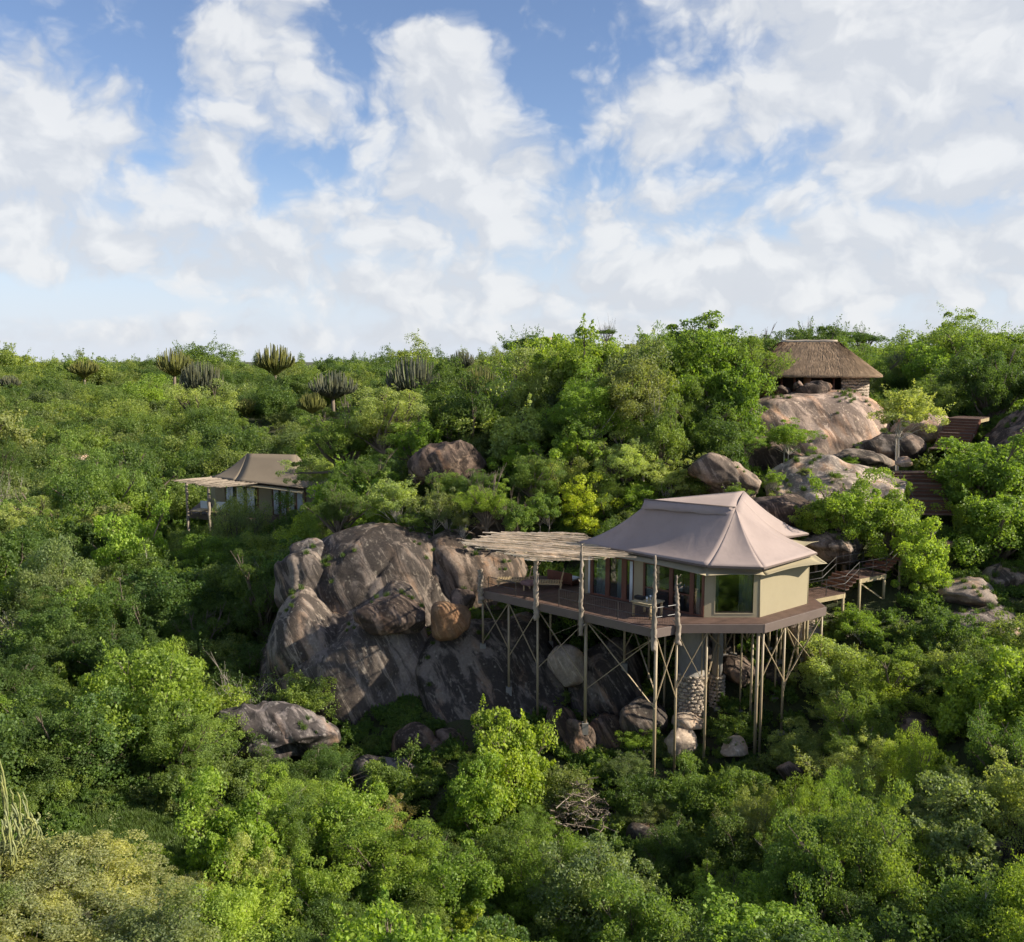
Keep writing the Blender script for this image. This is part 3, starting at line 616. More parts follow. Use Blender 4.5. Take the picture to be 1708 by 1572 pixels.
# roof --------------------------------------------------------------------
ZE = ZD + 2.72
e0 = G(963, 905, ZE); e1 = G(1180, 944, ZE); e2 = G(1274, 947, ZE); e3 = G(1363, 922, ZE); e4 = G(1311, 896, ZE); e5 = G(1349, 890, ZE)
ZR = ZD + 5.22
r0 = G(1075, 835, ZR); r1 = G(1227, 848, ZR - .05)
pk = P(1241, 819, 54.6)
e6 = Vector((e5.x - .3, e5.y + 4.5, ZE)); e7 = e6 + Vector((-7.0, 2.0, 0)); e8 = e0 + Nin * 7.6
def panel(p_edge, p_top, nu=14, nv=12, sag=.35, name='roof_panel', bow=.0, mat='roof_canvas', sag1=None):
    """stretched cloth between an eave line (2 points) and a ridge line (2 points), concave"""
    (a, b), (c, e) = p_edge, p_top; rows = []
    for j in range(nv + 1):
        v = j / nv; row = []
        for i in range(nu + 1):
            u = i / nu; lo = Vector(a).lerp(Vector(b), u); hi = Vector(c).lerp(Vector(e), u)
            p = lo.lerp(hi, v); p.z -= (sag if sag1 is None else sag + (sag1 - sag) * u) * 4 * v * (1 - v) * (0.75 + 0.25 * math.sin(math.pi * u)) + bow * math.sin(math.pi * u) * (1 - v) ** 2
            row.append(p)
        rows.append(row)
    return pl(MB().quadgrid(rows).build(name, mat, None, True, solid=.02), tent)
low = lambda p, k=.32: Vector((p.x, p.y, p.z - k))
panel((e0, e1), (low(r0, .3), low(r1, .03)), sag=.38, nu=24)
panel((e1, e2), (low(r1, .03), low(r1, .03)), sag=.38)
panel((e2, e3), (low(r1, .03), low(r1, .03)), sag=.38)
panel((e3, e4), (low(r1, .03), r1.lerp(pk, .55)), sag=.38, sag1=.25)
panel((e4, e5), (r1.lerp(pk, .55), pk), sag=.25, sag1=.45)
panel((e5, e6), (pk, pk), sag=.45); panel((e6, e7), (pk, r0.lerp(pk, .4)), sag=.4)
panel((e7, e8), (r0.lerp(pk, .4), low(r0, .1)), sag=.4); panel((e8, e0), (low(r0, .1), low(r0, .3)), sag=.4, sag1=.38)
# saddle between the ridges, ridge flap and its seams
panel((r0, r1), (r0.lerp(pk, .02), pk), sag=.10, nu=10, nv=10, name='roof_saddle')
flap_o = (Udir.cross(Vector((0, 0, 1)))).normalized(); flap_o = flap_o if flap_o.y < 0 else -flap_o
rows = [[r0.lerp(r1, i / 12) + Vector((0, 0, .03)) + flap_o * .02 for i in range(13)], [r0.lerp(r1, i / 12) + Vector((0, 0, -.17 - .02 * math.sin(i * 1.3))) + flap_o * .10 for i in range(13)], [r0.lerp(r1, i / 12) + Vector((0, 0, -.38 - .03 * math.sin(i * 1.7))) + flap_o * .30 for i in range(13)]]
pl(MB().quadgrid(rows).build('ridge_flap', 'roof_canvas', None, True, solid=.015), tent)
pl(MB().tube([r0 + Vector((0, 0, .05)), r0.lerp(r1, .5) + Vector((0, 0, .03)), r1 + Vector((0, 0, .05))], .045, 8).build('ridge_pole', 'brown_paint', None, True), tent)
for a, b in ((e1, low(r1, .03)), (e2, low(r1, .03))):
    pts = [];
    for k in range(13):
        v = k / 12; p = a.lerp(b, v); p.z -= .38 * 4 * v * (1 - v) * .75 - .002; pts.append(p)
    pl(MB().tube(pts, .010, 5).build('roof_seam', 'roof_canvas', None, True), tent)
for k in (.2, .4, .6, .8):                     # sewn widths of the long roof side
    pts = []
    for j in range(13):
        v = j / 12; p = e0.lerp(e1, k).lerp(low(r0, .3).lerp(low(r1, .03), k), v); p.z -= .38 * 4 * v * (1 - v) * (.75 + .25 * math.sin(math.pi * k)) - .001; pts.append(p)
    pl(MB().tube(pts, .008, 5).build('roof_seam', 'roof_canvas', None, True), tent)
edge = [e8, e0, e1, e2, e3]
for a, b in zip(edge[:-1], edge[1:]):
    pl(MB().bar(a + Vector((0, 0, -.05)), b + Vector((0, 0, -.05)), .03, .09).build('roof_hem', 'brown_paint'), tent)
pl(MB().bar(e4 + Vector((0, 0, -.05)), e5 + Vector((0, 0, -.05)), .03, .09).build('roof_hem', 'brown_paint'), tent)
# lower tan awning sheets
ZA = ZD + 2.28
a0 = G(1040, 926, ZA + .15); a1 = G(1178, 961, ZA); a2 = G(1277, 960, ZA); a3 = G(1380, 940, ZA + .05); a4 = G(1341, 911, ZA + .1); a5 = G(1366, 903, ZA + .1)
mid = lambda w, z=2.56: Vector((w.x, w.y, ZD + z))
def sheet(a, b, c, e, sag=.08, scal=.12, mat='tan_canvas'):
    rows = []
    for j in range(7):
        v = j / 6; row = []
        for i in range(15):
            u = i / 14; lo = Vector(a).lerp(Vector(b), u); hi = Vector(c).lerp(Vector(e), u); lo = lo.lerp(hi, scal * math.sin(math.pi * u))
            p = lo.lerp(hi, v); p.z -= sag * 4 * v * (1 - v); row.append(p)
        rows.append(row)
    pl(MB().quadgrid(rows).build('awning', mat, None, True, solid=.012), tent)
sheet(W1 + Vector((0, 0, 2.35)) - Nin * .55, a1, mid(W1), mid(W0), scal=.25)
sheet(a1, a2, mid(W0), mid(Wf)); sheet(a2, a3, mid(Wf), mid(Wr), scal=.22); sheet(a3, a4, mid(Wr), mid(Wr.lerp(WB2, .5)), scal=.1); sheet(a4, a5, mid(Wr.lerp(WB2, .5)), mid(WB2))
# interior: bed and back screen seen through the glass
ic = (W0 + W1) / 2 + Nin * 3.2
bed = empty('bed', (ic.x, ic.y, ZD + .03)); tag(bed, 'white made bed seen through the glass doors of the main tent', 'bed')
def bx(parent, name, mat, c, s, rot=0, bevel=0.02):
    x, y, z = s[0] / 2, s[1] / 2, s[2] / 2
    m = MB().prism([(-x, -y), (x, -y), (x, y), (-x, y)], -z, z); o = m.build(name, mat, parent, bevel=bevel)
    o.location = c; o.rotation_euler = (0, 0, rot); return o
ang = math.atan2(Udir.y, Udir.x)
bed.rotation_euler = (0, 0, ang)
bx(bed, 'bed_base', 'timber_frame', (0, 0, .2), (2.1, 2.0, .36)); bx(bed, 'mattress', 'white_cloth', (0, 0, .5), (2.0, 1.9, .24), bevel=.06)
bx(bed, 'headboard', 'timber_frame', (-1.08, 0, .7), (.1, 2.1, 1.3))
for s in (-.5, .5): bx(bed, 'pillow', 'white_cloth', (-.72, s, .70), (.42, .7, .16), bevel=.06)
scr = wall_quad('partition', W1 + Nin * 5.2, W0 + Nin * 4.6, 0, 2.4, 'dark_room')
# pergola of rough sticks ---------------------------------------------------
ZP = ZD + 2.62
perg = empty('stick_pergola', (A.x, A.y, ZD)); tag(perg, 'flat sunshade of pale rough sticks over the left end of the main deck', 'pergola')
PG = [G(783, 910, ZP), G(850, 924, ZP), G(893, 935, ZP - .05), G(960, 938, ZP - .1), G(1052, 929, ZP), G(985, 908, ZP), G(970, 893, ZP), G(830, 892, ZP)]
PGp = [(p.x, p.y) for p in PG]
sd = (PG[4] - PG[0]); sd.z = 0; sd.normalize(); sn = Vector((-sd.y, sd.x, 0))
if sn.y < 0: sn = -sn
rr = random.Random(5)
cs = [p[0] * sn.x + p[1] * sn.y for p in PGp]; cmin, cmax = min(cs), max(cs)
c = cmin; nst = 0
while c < cmax:
    strip = clip_poly(clip_poly(PGp, (sn.x, sn.y), c + .05), (sn.x, sn.y), c, False)
    if len(strip) >= 3:
        ts = [p[0] * sd.x + p[1] * sd.y for p in strip]; t0, t1 = min(ts), max(ts)
        segs = [(t0 + rr.uniform(-.75, .4), t0 + (t1 - t0) * rr.uniform(.45, .62)), (t0 + (t1 - t0) * rr.uniform(.35, .5), t1 + rr.uniform(-.3, .35))] if t1 - t0 > 3 else [(t0 - rr.uniform(0, .3), t1 + rr.uniform(0, .3))]
        for ta, tb in segs:
            k = rr.uniform(-.06, .06) * (tb - ta) * .5; pts = []; n = 6; zz = rr.uniform(0, .16)
            for i in range(n + 1):
                q = i / n; tt = ta + (tb - ta) * q; cc = c + k * (q - .5) * 2 + rr.uniform(-.018, .018)
                zed = ZP + zz + rr.uniform(-.02, .02) - .10 * max(0, 1 - (cc - cmin) / 1.2)
                pts.append(sd * tt + sn * cc + Vector((0, 0, zed)))
            r_ = rr.uniform(.014, .042); pl(MB().tube(pts, [r_ * (1 - .5 * i / n) for i in range(n + 1)], 5).build('stick', 'stick'), perg); nst += 1
    c += rr.uniform(.03, .075) if c < cmin + 2.2 else rr.uniform(.05, .11)
for k in (.12, .38, .62, .86):       # bearers under the sticks
    t0 = min(p[0] * sd.x + p[1] * sd.y for p in PGp); t1 = max(p[0] * sd.x + p[1] * sd.y for p in PGp); tt = t0 + (t1 - t0) * k
    st = clip_poly(clip_poly(PGp, (sd.x, sd.y), tt + .03), (sd.x, sd.y), tt, False); q = [p[0] * sn.x + p[1] * sn.y for p in st]
    pl(MB().tube([sd * tt + sn * (min(q) + .2) + Vector((0, 0, ZP - .09)), sd * tt + sn * (max(q) - .1) + Vector((0, 0, ZP - .09))], .05, 6).build('bearer', 'pole_timber'), perg)
# gnarled tree-trunk posts strapped to the deck edge ------------------------
def gnarled(px, ytop, ybot, label, r0_=.13, seed=0, lean=0.0, top_r=.07, Y=None):
    rr = random.Random(seed)
    best = min(((abs(proj(a.lerp(b, k / 100))[0] - px), a.lerp(b, k / 100)) for a, b in ((A, Bc), (Bc, Cc)) for k in range(101)), key=lambda t: t[0])[1]
    q = best + Vector((0, -.22, 0)); Yq = q.y
    zb = P(px, ybot, Yq).z; zt = P(px, ytop, Yq).z; x0 = P(px, ybot, Yq).x
    n = 40; m = MB(); pts = []; rad = []
    r0_ *= .85
    for i in range(n + 1):
        k = i / n; pts.append(Vector((q.x + lean * k + rr.uniform(-.022, .022), Yq + rr.uniform(-.02, .02), zb + (zt - zb) * k)))
        rad.append((r0_ + (top_r - r0_) * k ** 1.3) * rr.uniform(.82, 1.2))
    m.tube(pts, rad, 12)
    o = m.build('tree_trunk_post', 'dead_wood', None, True)
    for v_ in o.data.vertices:
        w_ = v_.co; kk = mnoise.noise(Vector((w_.x * 7 + seed, w_.y * 7, w_.z * 3.2))); ax = Vector((q.x + lean * (w_.z - zb) / (zt - zb), Yq, w_.z)); v_.co = w_ + (w_ - ax) * (.55 * kk + .22 * mnoise.noise(w_ * 19))
    tag(o, label, 'post', 'gnarled trunk posts along the deck edge')
    for k in range(5):
        i = rr.randint(3, n - 1); p = pts[i]; d = Vector((rr.uniform(-1, 1), rr.uniform(-.6, .3), rr.uniform(.2, .9))).normalized()
        s = MB().tube([p, p + d * rr.uniform(.12, .22), p + d * .28 + Vector((0, 0, .05))], [rad[i] * .45, rad[i] * .3, .012], 6).build('branch_stub', 'dead_wood', None, True); s.parent = o
gnarled(800, 950, 1005, 'short thick gnarled trunk post at the far left deck corner', .17, 1, top_r=.13)
gnarled(893, 925, 1034, 'thick gnarled trunk post holding up the middle of the stick pergola', .17, 2, top_r=.11)
gnarled(970, 908, 1060, 'knotted trunk post where the pergola meets the tent roof', .15, 3, top_r=.06)
gnarled(1090, 927, 1085, 'tall knotted trunk post at the protruding deck corner', .16, 4, top_r=.055)
gnarled(1131, 960, 1076, 'leaning trunk post right of the deck corner, free at its top', .15, 5, lean=-.16, top_r=.05)
# railing at the table
rail = empty('deck_railing', (Bc.x, Bc.y, ZD)); tag(rail, 'thin dark steel railing round the protruding deck corner', 'railing')
def railing(parent, pts, h=.95, mat='dark_steel', rods=True, rails=(1.0, .5), gap=.14):
    for a, b in zip(pts[:-1], pts[1:]):
        a, b = Vector(a), Vector(b)
        for k in rails: pl(MB().tube([a + Vector((0, 0, h * k)), b + Vector((0, 0, h * k))], .018, 6).build('rail', mat), parent)
        if rods:
            n = int((b - a).length / gap)
            for i in range(1, n): q = a.lerp(b, i / n); pl(MB().tube([q + Vector((0, 0, .04)), q + Vector((0, 0, h * rails[0]))], .005, 4).build('rod', mat), parent)
    for q in pts: pl(MB().tube([Vector(q), Vector(q) + Vector((0, 0, h))], .022, 6).build('rail_post', mat), parent)
q0 = along(930, A, Bc) + Nin * .12; q1 = along(1028, A, Bc) + Nin * .12; q2 = Bc + Vector((-.1, .25, 0)); q3 = Cc + Vector((-.05, .2, 0))
railing(rail, [q0, q1, q2, q3], h=.92)
railing(rail, [along(812, A, Bc) + Nin * .12, along(858, A, Bc) + Nin * .12], h=.75, rods=False)
# furniture ----------------------------------------------------------------
def daybed(loc, rot, label, cushion=None):
    t = empty('sun_lounger', loc); t.rotation_euler = (0, 0, rot); tag(t, label, 'lounger', 'slatted loungers on the main deck')
    for s in (-.38, .38): bx(t, 'side_rail', 'pale_timber', (0, s, .30), (1.9, .06, .09), bevel=.01)
    for i in range(13): bx(t, 'seat_slat', 'pale_timber', (-.88 + i * .146, 0, .36), (.10, .84, .025), bevel=0)
    for sx in (-.86, .86):
        for s in (-.36, .36): bx(t, 'leg', 'pale_timber', (sx, s, .14), (.08, .08, .28), bevel=.01)
    for s in (-.40, .40): pl2 = MB().bar((.86, s, .36), (1.02, s, 1.02), .07, .06).build('back_post', 'pale_timber', t)
    for i in range(4): q = .12 + i * .26; MB().bar((.86 + .16 * q, -.42, .36 + .66 * q), (.86 + .16 * q, .42, .36 + .66 * q), .03, .11).build('back_slat', 'pale_timber', t)
    if cushion: bx(t, 'cushion', cushion, (0, 0, .43), (1.7, .74, .12), bevel=.04)
    return t
daybed(G(848, 985, ZD) + Vector((.3, 1.2, 0)), ang - 2.5, 'slatted wooden lounger at the far left corner of the main deck')
daybed(G(905, 990, ZD) + Vector((.2, 1.3, 0)), ang - 2.5, 'slatted wooden lounger behind the thick pergola post', None)
ot = empty('footstool', G(882, 985, ZD) + Vector((0, .2, 0))); tag(ot, 'low cushioned stool between the two loungers', 'stool')
bx(ot, 'seat', 'plum_cloth', (0, 0, .38), (.7, .7, .22), ang, .05)
for sx in (-.27, .27):
    for s in (-.27, .27): bx(ot, 'leg', 'pale_timber', (sx, s, .13), (.07, .07, .27))
dv = empty('daybed_sofa', G(952, 983, ZD) + Vector((-.3, 1.4, 0))); dv.rotation_euler = (0, 0, ang); tag(dv, 'low sofa with pale cushion in shade by the tent corner', 'sofa')
bx(dv, 'base', 'timber_frame', (0, 0, .2), (1.8, .8, .22)); bx(dv, 'seat_cushion', 'white_cloth', (0, 0, .38), (1.7, .75, .14), bevel=.05); bx(dv, 'backrest', 'timber_frame', (0, .4, .5), (1.8, .08, .5))
for s in (-.8, .8): bx(dv, 'leg', 'timber_frame', (s, -.3, .05), (.08, .08, .1)); bx(dv, 'leg', 'timber_frame', (s, .3, .05), (.08, .08, .1))
tb = empty('outdoor_table', G(1085, 1034, ZD) + Vector((-.05, .75, 0))); tb.rotation_euler = (0, 0, ang); tag(tb, 'square wooden table with thick pale legs on the deck corner', 'table')
for i in range(7): bx(tb, 'top_board', 'pole_timber', (-.54 + i * .18, 0, .74), (.17, 1.2, .05), bevel=.006)
for s in (-.52, .52): bx(tb, 'apron', 'pole_timber', (0, s, .66), (1.1, .05, .1), bevel=0)
for sx in (-.5, .5):
    for s in (-.5, .5):
        MB().tube([(sx, s, 0), (sx, s, .71)], .065, 10).build('leg', 'pale_timber', tb, True)
bxo = bx(None, 'dark_case', 'black_plastic', tb.location + Vector((-.35, .3, .85)), (.5, .32, .17), ang); tag(bxo, 'closed black box lying on the outdoor table', 'box')
for i, (dx, dy) in enumerate(((-.05, -.1), (.18, .22), (.3, -.2))):
    g = MB().tube([(0, 0, 0), (0, 0, .01), (0, 0, .012), (0, 0, .10), (0, 0, .12), (0, 0, .22)], [.04, .04, .008, .008, .04, .045], 10).build('wine_glass', 'clear_glassware', None, True)
    g.location = tb.location + Vector((dx, dy, .766)); tag(g, ['stemmed glass nearest the black box on the table', 'stemmed glass at the back of the outdoor table', 'stemmed glass at the right side of the outdoor table'][i], 'glass', 'glasses on the outdoor table')
# rubble pillar with rendered tank above it, under the tent
rp = P(1152, 1150, 48.8); pil = empty('rubble_pillar', (rp.x, rp.y, P(1152, 1195, 48.8).z)); tag(pil, 'rough stone pillar topped by a pale rendered drum under the tent', 'pillar')
zb = pil.location.z - .4; zm = P(1152, 1122, 48.8).z; ztp = ZD - .32; rr = random.Random(9)
pl(MB().tube([(rp.x, rp.y, zb), (rp.x, rp.y, zm)], .72, 14).build('mortar_core', 'mortar'), pil)
STM = []
for i in range(5):
    bm = bmesh.new(); bmesh.ops.create_icosphere(bm, subdivisions=1, radius=1)
    for v in bm.verts: v.co *= rr.uniform(.8, 1.15)
    me = bpy.data.meshes.new('stone'); bm.to_mesh(me); bm.free(); me.materials.append(MATS['masonry']); STM.append(me)
zz = zb + .3
while zz < zm:
    k = rr.uniform(0, 1)
    for i in range(15):
        a = (i + k) / 15 * 2 * math.pi + rr.uniform(-.06, .06)
        o = bpy.data.objects.new('stone', rr.choice(STM)); link(o); o.location = (rp.x + .72 * math.cos(a), rp.y + .72 * math.sin(a), zz + rr.uniform(-.03, .03)); o.rotation_euler = (rr.uniform(-.3, .3), rr.uniform(-.3, .3), a); o.scale = (.12, .165, .105); pl(o, pil)
    zz += .19
pl(MB().tube([(rp.x, rp.y, zm - .02), (rp.x, rp.y, zm + .06), (rp.x, rp.y, zm + .062), (rp.x, rp.y, ztp - .1), (rp.x, rp.y, ztp - .09), (rp.x, rp.y, ztp)], [.78, .78, .68, .68, .76, .76], 24).build('drum', 'concrete', None, True), pil)
rp2 = rp + Vector((1.5, .6, 0)); zc2 = gh(rp2.x, rp2.y)
p2 = empty('concrete_pier', (rp2.x, rp2.y, zc2)); tag(p2, 'narrow pale concrete pier on stones right of the rubble pillar', 'pier')
pl(MB().tube([(rp2.x, rp2.y, zm - .5), (rp2.x, rp2.y, ztp)], .3, 14).build('shaft', 'concrete', None, True), p2)
zz = zc2 - .2
while zz < zm - .3:
    for i in range(9):
        a = i / 9 * 2 * math.pi + zz; o = bpy.data.objects.new('stone', rr.choice(STM)); link(o); o.location = (rp2.x + .36 * math.cos(a), rp2.y + .36 * math.sin(a), zz); o.rotation_euler = (0, 0, a); o.scale = (.13, .16, .11); pl(o, p2)
    zz += .2
# ------------------------------------------------------------------ walkway
wk = empty('boardwalk', G(1350, 997, ZD)); tag(wk, 'reddish timber walkway climbing in landings from the tent to the stairs', 'walkway')
we = Vector((.85, .52, 0)).normalized(); wn = Vector((-we.y, we.x, 0)); w0 = G(1347, 1001, ZD)
def deckseg(parent, o, L, z, wd=1.7, e=we, n=wn, mat='deck_timber', step=.17):
    k = 0; rr = random.Random(int(L * 100))
    while k < L:
        a = o + e * k; b = o + e * min(k + step - .012, L); poly = [(a.x, a.y), (b.x, b.y), (b.x + n.x * wd, b.y + n.y * wd), (a.x + n.x * wd, a.y + n.y * wd)]
        pl(MB().prism(poly, z - .045, z + rr.uniform(0, .005)).build('plank', mat), parent); k += step
    for s in (0.03, wd - .03):
        a = o + n * s; b = a + e * L; pl(MB().bar(Vector((a.x, a.y, z - .17)), Vector((b.x, b.y, z - .17)), .06, .24).build('side_beam', 'pole_timber'), parent)
pos = w0.copy(); z = ZD; WPTS = [pos.copy()]; L3 = []
for seg, (L, steps) in enumerate(((3.0, 4), (2.3, 4), (2.6, 3))):
    deckseg(wk, pos, L, z); L3.append((pos.copy(), z, L))
    for s in (0.1, L - .12):
        for side in (.06, 1.62):
            q = pos + we * s + wn * side; zg = gh(q.x, q.y) - .4
            if zg < z - .3: pl(MB().tube([(q.x, q.y, zg), (q.x, q.y, z - .05)], .085, 10).build('support_post', 'pole_timber', None, True), wk)
    pl(MB().bar(Vector((*(pos + wn * .05).xy, z - .35)) + we * .2, Vector((*(pos + wn * .05).xy, z - 1.5)) + we * (L - .15), .07, .07).build('cross_brace', 'pole_timber'), wk)
    a = pos + wn * .06
    for off in (.06, 1.64):
        b = pos + wn * off
        h0 = Vector((b.x, b.y, z)); h1 = h0 + we * L
        for hh in (.9, .5): pl(MB().tube([h0 + Vector((0, 0, hh)), h1 + Vector((0, 0, hh)), h1 + we * (steps * .28) + Vector((0, 0, hh + steps * .165))], .02, 6).build('handrail', 'dark_steel', None, True), wk)
        for q in (h0, h0 + we * (L * .5), h1): pl(MB().tube([q, q + Vector((0, 0, .92))], .022, 6).build('rail_post', 'dark_steel'), wk)
    pos = pos + we * L
    for s in range(steps):
        z += .165
        pl(MB().prism([tuple((pos + wn * w_ + we * q).xy) for w_, q in ((0, 0), (0, .27), (1.7, .27), (1.7, 0))], z - .05, z).build('tread', 'deck_timber'), wk)
        pl(MB().prism([tuple((pos + wn * w_ + we * q).xy) for w_, q in ((0.02, .27), (0.02, .285), (1.68, .285), (1.68, .27))], z - .05, z + .11).build('riser', 'timber_frame'), wk)
        pos = pos + we * .28
deckseg(wk, pos, 1.8, z)
# ------------------------------------------------------------------ stairs up the hill
def stairs(label, p0, e, n, wd, runs):
    t = empty('hill_stairs', p0); tag(t, label, 'stairs'); pos = Vector(p0); z = p0.z; rr = random.Random(4)
    for kind, val in runs:
        if kind == 'land':
            deckseg(t, pos, val, z, wd, e, n); pos = pos + e * val
        else:
            for s in range(val):
                z += .19
                pl(MB().prism([tuple((pos + n * w_ + e * q).xy) for w_, q in ((0, 0), (0, .31), (wd, .31), (wd, 0))], z - .05, z).build('tread', 'deck_timber'), t)
                pl(MB().prism([tuple((pos + n * w_ + e * q).xy) for w_, q in ((.03, .02), (.03, .05), (wd - .03, .05), (wd - .03, .02))], z - .19, z - .05).build('riser', 'timber_frame'), t)
                pos = pos + e * .30
            for s in (0.0, wd):
                a = pos + n * s; b = a - e * (.3 * val); pl(MB().bar(Vector((b.x, b.y, z - .19 * val - .1)), Vector((a.x, a.y, z - .1)), .06, .28).build('stringer', 'timber_frame'), t)
    return t, pos, z
e2_ = Vector((.10, 1, 0)).normalized(); n2_ = Vector((1, -.10, 0)).normalized()
p0 = P(1524, 858, 60.0)
st1, _, _ = stairs('lower flight of dark timber steps half hidden by lime green shrubs', p0, e2_, n2_, 2.7, [('land', .5), ('steps', 4), ('land', .6), ('steps', 4), ('land', .6), ('steps', 3), ('land', .8)])
for q in (0, 1.6, 3.2):
    b = p0 + e2_ * q; b.z = p0.z + q * .42; pl(MB().tube([b, b + Vector((0, 0, 1.0))], .03, 6).build('rail_post', 'dark_steel'), st1)
pl(MB().tube([p0 + Vector((0, 0, 1)), p0 + e2_ * 3.2 + Vector((0, 0, 2.35))], .025, 6).build('handrail', 'dark_steel'), st1)
e3_ = Vector((.62, .78, 0)).normalized(); n3_ = Vector((.78, -.62, 0)).normalized()
p1 = P(1548, 748, 67.5)
stairs('upper flight of timber steps climbing beside the right-hand granite dome', p1, e3_, n3_, 2.2, [('land', 1.5), ('steps', 5), ('land', .5), ('steps', 5), ('land', 2.8)])
# ------------------------------------------------------------------ thatched hut on the dome
hc = P(1346, 660, 82); HZ = P(1362, 662, 79).z
hut = empty('thatched_hut', (hc.x, hc.y, HZ)); hut.rotation_euler = (0, 0, R(-20)); tag(hut, 'thatched stone hut with hipped grass roof on the granite dome', 'hut')
HL, HW = 5.2, 3.6
def oval(k, L, Wd, p=3.2):
    a = 2 * math.pi * k; c, s = math.cos(a), math.sin(a); r = (abs(c) ** p + abs(s) ** p) ** (-1 / p); return Vector((L * c * r, Wd * s * r, 0))
NR = 72; rr = random.Random(21)
prof = [(1.0, 1.60), (.99, 1.78), (.80, 2.32), (.60, 2.88), (.40, 3.44), (.2, 4.02), (.03, 4.5)]
rows = []
for k, z in prof:
    row = []
    for i in range(NR + 1):
        q = oval(i / NR, HL * 1.14, HW * 1.22, 3.4); rx = 2.1 if abs(q.x) > 2.1 else abs(q.x)
        rid = Vector((max(-2.25, min(2.25, q.x * .62)), 0, 0)); p = rid.lerp(q, k); p.z = z + (rr.uniform(-.03, .03) if 0 < i < NR else 0); row.append(p)
    row[-1] = row[0].copy(); rows.append(row)
roof = MB().quadgrid(rows).build('thatch_roof', 'thatch', hut, True, solid=.12)
sv, sf = [], []
def roofpt(u, v):
    k = v * (len(prof) - 1); j = min(int(k), len(prof) - 2); f = k - j; i = u * NR; ii = min(int(i), NR - 1); g = i - ii
    a = rows[j][ii].lerp(rows[j][ii + 1], g); b = rows[j + 1][ii].lerp(rows[j + 1][ii + 1], g); return a.lerp(b, f)
for n in range(15000):
    u = rr.random(); v = rr.random() ** 1.25 * .95; L = rr.uniform(.05, .11)
    a = roofpt(u, min(.999, v + L)); b = roofpt(u, v); d = b - a; nrm = Vector((b.x, b.y * 1.2, 2.2)).normalized(); w = rr.uniform(.012, .03)
    t_ = d.cross(nrm).normalized() * w; up = nrm * rr.uniform(.01, .07)
    k = len(sv); sv += [tuple(a + nrm * .005 - t_), tuple(a + nrm * .005 + t_), tuple(b + up + d * rr.uniform(.02, .12))]; sf.append((k, k + 1, k + 2))
m = MB(); m.v, m.f = sv, sf
s_ = m.build('straw', 'thatch', hut); s_['kind'] = 'stuff'
rp_ = [roofpt(0, .999).lerp(roofpt(.5, .999), i / 8) for i in range(9)]
MB().tube([Vector((-2.3 + i * .51, 0, 4.52 + .02 * math.sin(i * 2))) for i in range(10)], .15, 8).build('ridge_cap', 'old_thatch', hut, True)
def hutwall(k0, k1, mat='mortar', h=1.75, z0=-.9):
    n = max(2, int((k1 - k0) * 60)); pts = [oval(k0 + (k1 - k0) * i / n, HL * .92, HW * .92, 3.0) for i in range(n + 1)]
    return MB().quadgrid([[Vector((p.x, p.y, z0)) for p in pts], [Vector((p.x, p.y, h)) for p in pts]]).build('wall', mat, hut, True, solid=.25)
hutwall(-.16, .40); hutwall(.40, .66, 'mud_wall'); hutwall(.745, .765, 'mud_wall')
for k0, k1, dz in ((-.16, .12, 0.0),):
    z = -.8; row = 0
    while z < 1.7:
        n = 46
        for i in range(n):
            k = k0 + (k1 - k0) * (i + .5 * (row % 2)) / n; p = oval(k, HL * .935, HW * .935, 3.0)
            o = bpy.data.objects.new('stone', rr.choice(STM)); link(o, hut); o.location = (p.x, p.y, z + rr.uniform(-.04, .04)); o.rotation_euler = (rr.uniform(-.4, .4), rr.uniform(-.4, .4), math.atan2(p.y, p.x)); o.scale = (.12, .16 + rr.uniform(-.03, .03), .12)
        z += .24; row += 1
MB().prism([tuple(oval(i / 40, HL * .8, HW * .55, 3).xy) for i in range(40)], -.3, -.05).build('floor', 'mud_wall', hut)
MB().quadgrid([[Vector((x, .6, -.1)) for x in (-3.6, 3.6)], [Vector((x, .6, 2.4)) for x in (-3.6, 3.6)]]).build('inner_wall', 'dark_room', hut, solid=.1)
for k in (.69, .722, .79, .82): 
    p = oval(k, HL * .93, HW * .93, 3); MB().tube([(p.x, p.y, -.8), (p.x, p.y, 1.85)], .09, 8).build('door_post', 'timber_frame', hut, True)
# ------------------------------------------------------------------ far tent
FY = 88.0; FZ = P(360, 858, FY).z
ft = empty('safari_tent', P(400, 858, FY)); tag(ft, 'distant olive-roofed canvas tent in the bush left of the granite outcrop', 'tent')
f_e = [P(350, 797, FY + 1.5), P(392, 801.5, FY - .6), P(505, 815, FY - 2.6), P(560, 806, FY + 1.5), P(545, 790, FY + 7), P(420, 780, FY + 7.5)]
f_r = [P(412, 757, FY + 2.8), P(494, 759, FY + 2.0)]
def fpanel(a, b, c, e, sag=.3, mat='olive_canvas', name='roof_panel'):
    rows = []
    for j in range(9):
        v = j / 8; row = []
        for i in range(9):
            u = i / 8; p = Vector(a).lerp(Vector(b), u).lerp(Vector(c).lerp(Vector(e), u), v); p.z -= sag * 4 * v * (1 - v); row.append(p)
        rows.append(row)
    return pl(MB().quadgrid(rows).build(name, mat, None, True, solid=.03), ft)
fpanel(f_e[0], f_e[1], f_r[0], f_r[0]); fpanel(f_e[1], f_e[2], f_r[0], f_r[1]); fpanel(f_e[2], f_e[3], f_r[1], f_r[1]); fpanel(f_e[3], f_e[4], f_r[1], f_r[1]); fpanel(f_e[4], f_e[5], f_r[1], f_r[0]); fpanel(f_e[5], f_e[0], f_r[0], f_r[0])
fz0 = FZ; fz1 = FZ + 2.6
def fw(px, Y): q = P(px, 830, Y); return Vector((q.x, q.y, 0))
